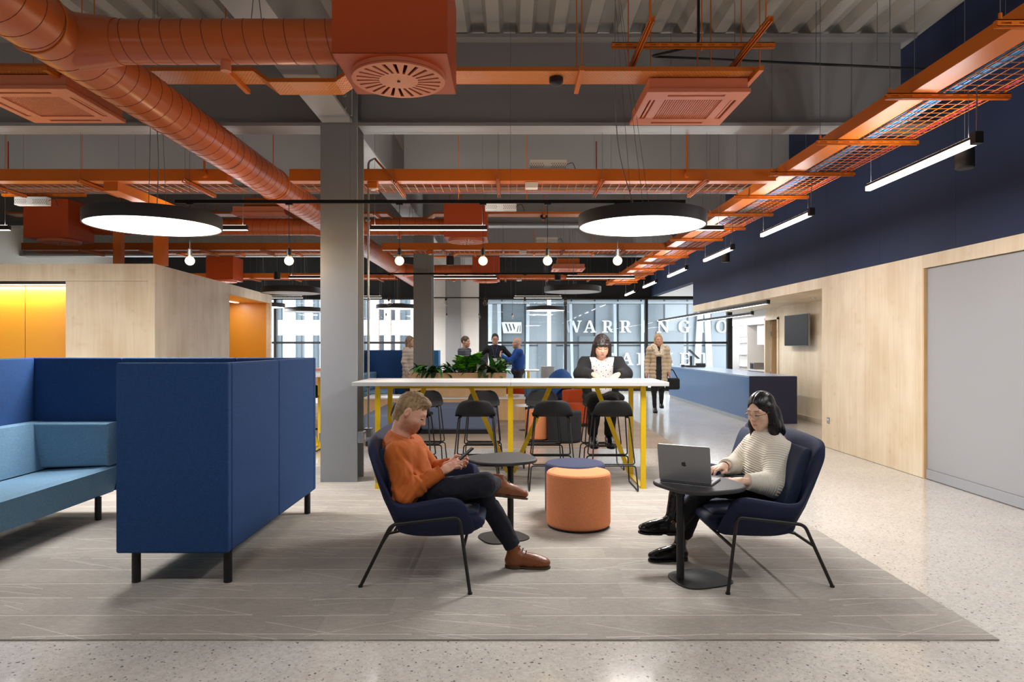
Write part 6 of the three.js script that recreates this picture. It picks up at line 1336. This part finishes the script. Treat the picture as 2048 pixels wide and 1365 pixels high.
// ---------------------------------------------------------------- woman writing at the high table
{
  const j = { head: J(1.073, 1.478, 8.02), neck: J(1.075, 1.345, 8.09), chest: J(1.075, 1.17, 8.12), pelvis: J(1.09, .90, 8.22), shR: J(.90, 1.275, 8.08), shL: J(1.25, 1.275, 8.08), elR: J(.82, 1.15, 7.93), elL: J(1.335, 1.15, 7.93), wrR: J(.945, 1.15, 7.73), wrL: J(1.215, 1.15, 7.73), hipR: J(1.0, .87, 8.2), hipL: J(1.18, .87, 8.2), knR: J(.965, .81, 7.84), knL: J(1.165, .81, 7.84), anR: J(.955, .44, 7.93), anL: J(1.145, .44, 7.93) };
  const skin = 0xd9a68c;
  const F = figure('woman in a black cardigan writing at the high table', j, { fwd: [.02, -.42, .9], skin, brow: 0x2e1d16, lip: 0x9c5a52, wide: 1.1, jaw: 1.15, thin: 1.0,
    hands: [{ side: -1, at: j.wrR, dir: [.55, -.12, .7], back: [-.1, .85, .4], curl: [1.1, 1.2, 1.2, 1.2], thumb: .3 }, { side: 1, at: j.wrL, dir: [-.55, -.12, .7], back: [.1, .85, .4], curl: [1.1, 1.1, 1.1, 1.1], thumb: .3 }] });
  const tor = blend([ell(J(1.075, 1.16, 8.13), [.20, .19, .145]), ell(J(1.08, .97, 8.18), [.215, .15, .17]), cap(j.shL, j.shR, .075), cap(J(1.075, 1.25, 8.11), J(1.075, 1.31, 8.1), .10, .08)], .09);
  const sl = [cap(j.shR, j.elR, .085, .072), cap(j.elR, lerp3(j.elR, j.wrR, .95), .07, .05), cap(j.shL, j.elL, .085, .072), cap(j.elL, lerp3(j.elL, j.wrL, .95), .07, .05)], bb = blend([tor, ...sl], .05);
  const hole = ell(J(1.075, 1.39, 8.02), [.085, .092, .13]);
  const blouse = (x, y, z) => Math.max(tor(x, y, z), -hole(x, y, z), y - 1.345, Math.abs(x - 1.075) - .18); blouse.lo = tor.lo; blouse.hi = tor.hi;
  const dots = canvasTex(256, 256, .11, .11, (c, w, h) => { c.fillStyle = '#cdc9c6'; c.fillRect(0, 0, w, h); c.fillStyle = '#1d1b1c'; for (const [x, y, r] of [[40, 40, 13], [165, 75, 11], [100, 150, 13], [220, 190, 12], [30, 215, 10]]) { c.beginPath(); c.arc(x, y, r, 0, 7); c.fill(); } });
  addGeo('blouse', nets(blouse, .007), mat(0xffffff, .85, { map: dots }), F.p, 'white blouse with small black dots');
  const open = (x, y, z) => { const w = .128 - Math.max(0, 1.2 - y) * .05 + Math.max(0, y - 1.27) * .25; return z > -8.12 ? Math.abs(x - 1.075) - w : 1; };
  const card = (x, y, z) => { let d = bb(x, y, z) - .008 + .005 * noise3(x * 12, y * 12, z * 12); d = Math.max(d, -open(x, y, z), -hole(x, y, z) + .0, y - 1.355); for (const [a, b] of [[j.elR, j.wrR], [j.elL, j.wrL]]) { const c = lerp3(a, b, .93), n = unit(a, b); if (Math.hypot(x - c[0], y - c[1], z - c[2]) < .1) d = Math.max(d, (x - c[0]) * n[0] + (y - c[1]) * n[1] + (z - c[2]) * n[2]); } return d; }; card.lo = bb.lo.map((v) => v - .012); card.hi = bb.hi.map((v) => v + .012);
  addGeo('cardigan', nets(card, .008), clothMat(0x111113, .95), F.p, 'black open cardigan');
  const tr = blend([ell(J(1.09, .87, 8.2), [.23, .125, .19]), cap(j.hipR, j.knR, .115, .085), cap(j.knR, lerp3(j.knR, j.anR, .92), .08, .06), cap(j.hipL, j.knL, .115, .085), cap(j.knL, lerp3(j.knL, j.anL, .92), .08, .06), ell(J(1.26, .86, 8.1), [.10, .06, .10])], .04);
  addGeo('trousers', nets(cutBy(tr, [], .006, 12), .01), clothMat(0x0e0e10), F.p, 'black trousers');
  for (const s of ['R', 'L']) { addGeo('sock', nets(cap(lerp3(j['kn' + s], j['an' + s], .9), j['an' + s], .043, .04), .008), clothMat(0xa8481c), F.p, 'rust orange sock'); const [u, so] = shoeGeo({ len: .27, high: .105, w: .048, heel: true }), m = basis([0, -.12, 1], [0, 1, .1]), at = [j['an' + s][0], j['an' + s][1] - .10, j['an' + s][2] - .05], b = addGeo('shoe', place(u, m, at), mat(0x151213, .25), F.p, 'black leather shoe'); addGeo('sole', place(so, m, at), M.black, b); }
  const cr = ell([0, .034, -.016], [.094, .108, .112]), face = ell([0, -.055, .11], [.066, .098, .08]), fr = cap([-.055, .052, .085], [.055, .052, .085], .02), side = [-1, 1].map((s) => cap([s * .084, .02, .0], [s * .094, -.16, -.005], .028, .034)), bk = cap([0, 0, -.075], [0, -.15, -.075], .065, .06);
  const hf = (x, y, z) => { let d = Math.max(cr(x, y, z), -.08 - y); d = smin(d, side[0](x, y, z), .025); d = smin(d, side[1](x, y, z), .025); d = smin(d, bk(x, y, z), .03); d = smax(d, -face(x, y, z), .006); d = smin(d, fr(x, y, z), .012); return d + .003 * noise3(x * 160, y * 22, z * 160); }; hf.lo = [-.14, -.21, -.15]; hf.hi = [.14, .16, .13];
  hairOn(F, hf, .004, mat(0x231613, .4), 'dark bob with a straight fringe');
  const pen = thing('pen', 'pen in the fingers of the table woman', 'pen', [0, 0, 0]); part('barrel', rod([1.03, 1.125, 7.62], [.99, 1.21, 7.67], .004), M.white, pen);
}

// ---------------------------------------------------------------- standing people farther back
function standing(label, o) {                                  // o.x, o.d, o.h height, o.face yaw direction [x, z]
  const k = o.h / 1.75, X = (lx, y, lz) => { const [fx, fz] = o.face; return [o.x + lx * -fz * -1 * -1 + lz * fx, y * k, -o.d + lx * fx * -1 * -1 + lz * fz]; };
  // local frame: lz forward, lx towards the person's left
  const j = { head: X(0, 1.625, .03), neck: X(0, 1.47, 0), chest: X(0, 1.27, 0), pelvis: X(0, .96, 0), hipL: X(.09, .92, 0), hipR: X(-.09, .92, 0), knL: X(.1, .5, .02), knR: X(-.1, .5, .02), anL: X(.1, .09, -.02), anR: X(-.1, .09, -.02), shL: X(.175, 1.405, 0), shR: X(-.175, 1.405, 0), elL: X(.24, 1.13, -.03), elR: X(-.24, 1.13, -.03), wrL: X(.24, .88, .06), wrR: X(-.24, .88, .06) };
  for (const [key, v] of Object.entries(o.pose || {})) j[key] = X(...v);
  const fw = [o.face[0], o.pitch || -.05, o.face[1]], down = (a, b) => unit(a, b);
  const F = figure(label, j, { fwd: o.look || fw, skin: o.skin || 0xd2a088, brow: o.hair, lip: 0xa86a60, beard: o.beard,
    hands: ['L', 'R'].map((s) => ({ side: s === 'L' ? 1 : -1, at: j['wr' + s], dir: down(j['el' + s], j['wr' + s]), back: (o.back && o.back[s]) || [s === 'L' ? .9 : -.9, .1, .2], curl: [.6, .6, .6, .6], thumb: .6 })) });
  const tb = o.coat ? .016 : 0;
  const tor = blend([cap(j.pelvis, j.chest, .135 + tb, .145 + tb), cap(j.shL, j.shR, .072 + tb * .5), cap(j.chest, j.neck, .13, .062)], .08);
  const wideX = o.coat ? [cap(X(.05, 1.0, 0), X(.06, o.coat, .0), .135, .145), cap(X(-.05, 1.0, 0), X(-.06, o.coat, 0), .135, .145)] : [];
  const sl = ['L', 'R'].flatMap((s) => [cap(j['sh' + s], j['el' + s], .064 + tb * .4, .053 + tb * .4), cap(j['el' + s], lerp3(j['el' + s], j['wr' + s], .93), .051 + tb * .4, .04 + tb * .4)]), bb = blend([tor, ...wideX, ...sl], .045);
  const hem = o.coat || o.hem || .93;
  const top = (x, y, z) => { let d = bb(x, y, z); if (d < .05) { d += .006 * noise3(x * 10, y * 10, z * 10); if (o.quilt) d += .010 * Math.abs(Math.sin(y * Math.PI / (o.quilt * k))) * -1 + .005; } d = Math.max(d, y - (o.collarY || 1.49) * k, hem * k - y); if (o.open) { const q = X(0, 1.2, .1), lx = (x - o.x) * j.lxx + (z + o.d) * j.lxz; void q; const fz2 = (x - o.x) * o.face[0] + (z + o.d) * o.face[1], side = Math.abs((x - o.x) * (X(1, 0, 0)[0] - o.x) + (z + o.d) * (X(1, 0, 0)[2] + o.d)); if (fz2 > .02 && side < o.open) d = Math.max(d, .012); void lx; } return d; };
  top.lo = bb.lo; top.hi = bb.hi;
  addGeo(o.topName || 'jacket', nets(top, .011), clothMat(o.top), F.p, o.topLabel);
  if (o.inner) addGeo('shirt', nets(cutBy(blend([cap(j.pelvis, j.chest, .13, .135), cap(j.chest, j.neck, .12, .06), cap(j.pelvis, X(0, hem + .05, 0), .15, .15)], .06), [[[0, 1.48 * k, 0], [0, 1, 0]]]), .012), clothMat(o.inner), F.p);
  const tr = blend([ell(j.pelvis, [.16, .12, .13]), cap(j.hipL, j.knL, .085, .065), cap(j.knL, j.anL, .062, o.slim || .05), cap(j.hipR, j.knR, .085, .065), cap(j.knR, j.anR, .062, o.slim || .05)], .04);
  addGeo('trousers', nets(cutBy(tr, [], .004), .011), clothMat(o.legs), F.p);
  for (const s of ['L', 'R']) { const a = j['an' + s], [u, so] = shoeGeo({ len: .27, high: .11, w: .045, heel: true }), fd = (o.feet && o.feet[s]) || [o.face[0], 0, o.face[1]], m = basis(fd, [0, 1, 0]), at = [a[0] - fd[0] * .05, Math.max(0, a[1] - .09), a[2] - fd[2] * .05], b = addGeo('shoe', place(u, m, at), M.black, F.p); addGeo('sole', place(so, m, at), M.blackMatt, b); }
  const cr = ell([0, .036, -.016], [.082, .10, .105]), face = ell([0, -.03, .1], [.078, .105, .09]);
  const hf = (x, y, z) => { let d = Math.max(cr(x, y, z), -face(x, y, z)); if (o.long) { d = smin(d, Math.max(Math.min(cap([.072, .02, 0], [.078, -.17, .02], .026, .03)(x, y, z), cap([-.072, .02, 0], [-.078, -.17, .02], .026, .03)(x, y, z), cap([0, 0, -.075], [0, -.17, -.07], .06, .05)(x, y, z)), -face(x, y, z)), .03); } else d = Math.max(d, -(y + .05 - Math.max(0, z) * 1.0)); if (o.bald) d = Math.max(d, y - .05); return d + .003 * noise3(x * 120, y * 60, z * 120); }; hf.lo = [-.12, -.22, -.14]; hf.hi = [.12, .15, .12];
  hairOn(F, hf, .006, mat(o.hair, .6));
  return { F, j, X };
}
// three colleagues talking behind the plants
standing('standing man in a grey quilted jacket behind the plants', { x: -1.05, d: 15.6, h: 1.69, face: [.92, .39], hair: 0x4a382c, top: 0x585b63, quilt: .055, legs: 0x23262e, topLabel: 'grey quilted jacket' });
{
  const a = standing('standing man in a black sweater with hands on hips', { x: -.36, d: 15.9, h: 1.76, face: [.1, .995], hair: 0x2f2825, top: 0x1d1e21, legs: 0x1b1c20, topName: 'sweater', pose: { elL: [.42, 1.18, -.06], elR: [-.42, 1.18, -.06], wrL: [.19, 1.02, .05], wrR: [-.19, 1.02, .05] } });
  const c = a.F.p; addGeo('lanyard', [sweep([new THREE.Vector3(-.43, 1.47, -15.8), new THREE.Vector3(-.40, 1.36, -15.735), new THREE.Vector3(-.37, 1.2, -15.725)], .006, 6), sweep([new THREE.Vector3(-.30, 1.47, -15.8), new THREE.Vector3(-.33, 1.36, -15.735), new THREE.Vector3(-.36, 1.2, -15.725)], .006, 6)], mat(0x2c4d8a, .7), c, 'blue lanyard'); addGeo('name_badge', bx(-.41, -.31, 1.12, 1.19, 15.715, 15.722), M.white, c, 'white badge');
  const g = thing('eyeglasses', 'dark glasses on the standing man in black', 'glasses', [0, 0, 0]); for (const s of [-1, 1]) { const t = new THREE.TorusGeometry(.023, .003, 6, 24); t.translate(-.347 + s * .031, 1.632, -15.755); part('rim', t, M.black, g); } part('bridge', rod([-.357, 1.636, 15.755], [-.337, 1.636, 15.755], .002), M.black, g);
}
standing('standing man in a bright blue jacket pointing with one arm', { x: .17, d: 15.5, h: 1.66, face: [-.87, .2], hair: 0xb9b2a8, bald: true, skin: 0xd8a890, beard: 0x9c8f84, top: 0x1d4f9e, legs: 0x33343b, hem: .9, topLabel: 'bright blue jacket', pose: { elR: [-.16, 1.2, .24], wrR: [-.05, 1.33, .46], elL: [.2, 1.16, .16], wrL: [.02, 1.2, .34] } });
// walker in the long quilted coat
{
  const w = standing('woman in a long cream quilted coat walking past the counter', { x: 3.29, d: 15.2, h: 1.74, face: [-.12, .99], look: [.05, -.05, 1], hair: 0xa8875f, long: true, top: 0xc9b497, quilt: .085, coat: .62, open: .055, inner: 0x22242c, legs: 0x131316, slim: .04, collarY: 1.5, topName: 'coat', topLabel: 'cream quilted coat', pose: { knL: [.1, .5, .06], anL: [.08, .09, .06], knR: [-.08, .5, -.08], anR: [-.1, .16, -.36], wrL: [.26, .86, .06], wrR: [-.22, .92, .06] } });
  const col = nets((() => { const f = cutBy(blend([cap([3.19, 1.46, -15.14], [3.24, 1.28, -15.05], .06, .045), cap([3.38, 1.46, -15.14], [3.33, 1.28, -15.05], .06, .045), cap([3.19, 1.47, -15.25], [3.38, 1.47, -15.25], .06)], .05), [], .01, 40); return f; })(), .009); addGeo('collar', col, clothMat(0xd9c9ae), w.F.p, 'fluffy pale collar');
  const bag = thing('handbag', 'black bag swinging at the walking woman side', 'bag', [3.62, .5, 15.25]); part('pouch', new RoundedBoxGeometry(.32, .26, .12, 4, .05).translate(0, .13, 0), M.blackMatt, bag); part('strap', bent([[-.12, .24, 0], [-.1, .42, 0], [.0, .46, 0], [.12, .24, 0]], .012, .08), M.blackMatt, bag);
}
standing('person in a pale coat mostly hidden behind the second column', { x: -2.40, d: 16.2, h: 1.7, face: [.9, .3], hair: 0x8a7058, long: true, top: 0xc7b8a8, quilt: .09, coat: .65, legs: 0x2a2a30, topName: 'coat', topLabel: 'pale coat' });

renderer.render(scene, camera);
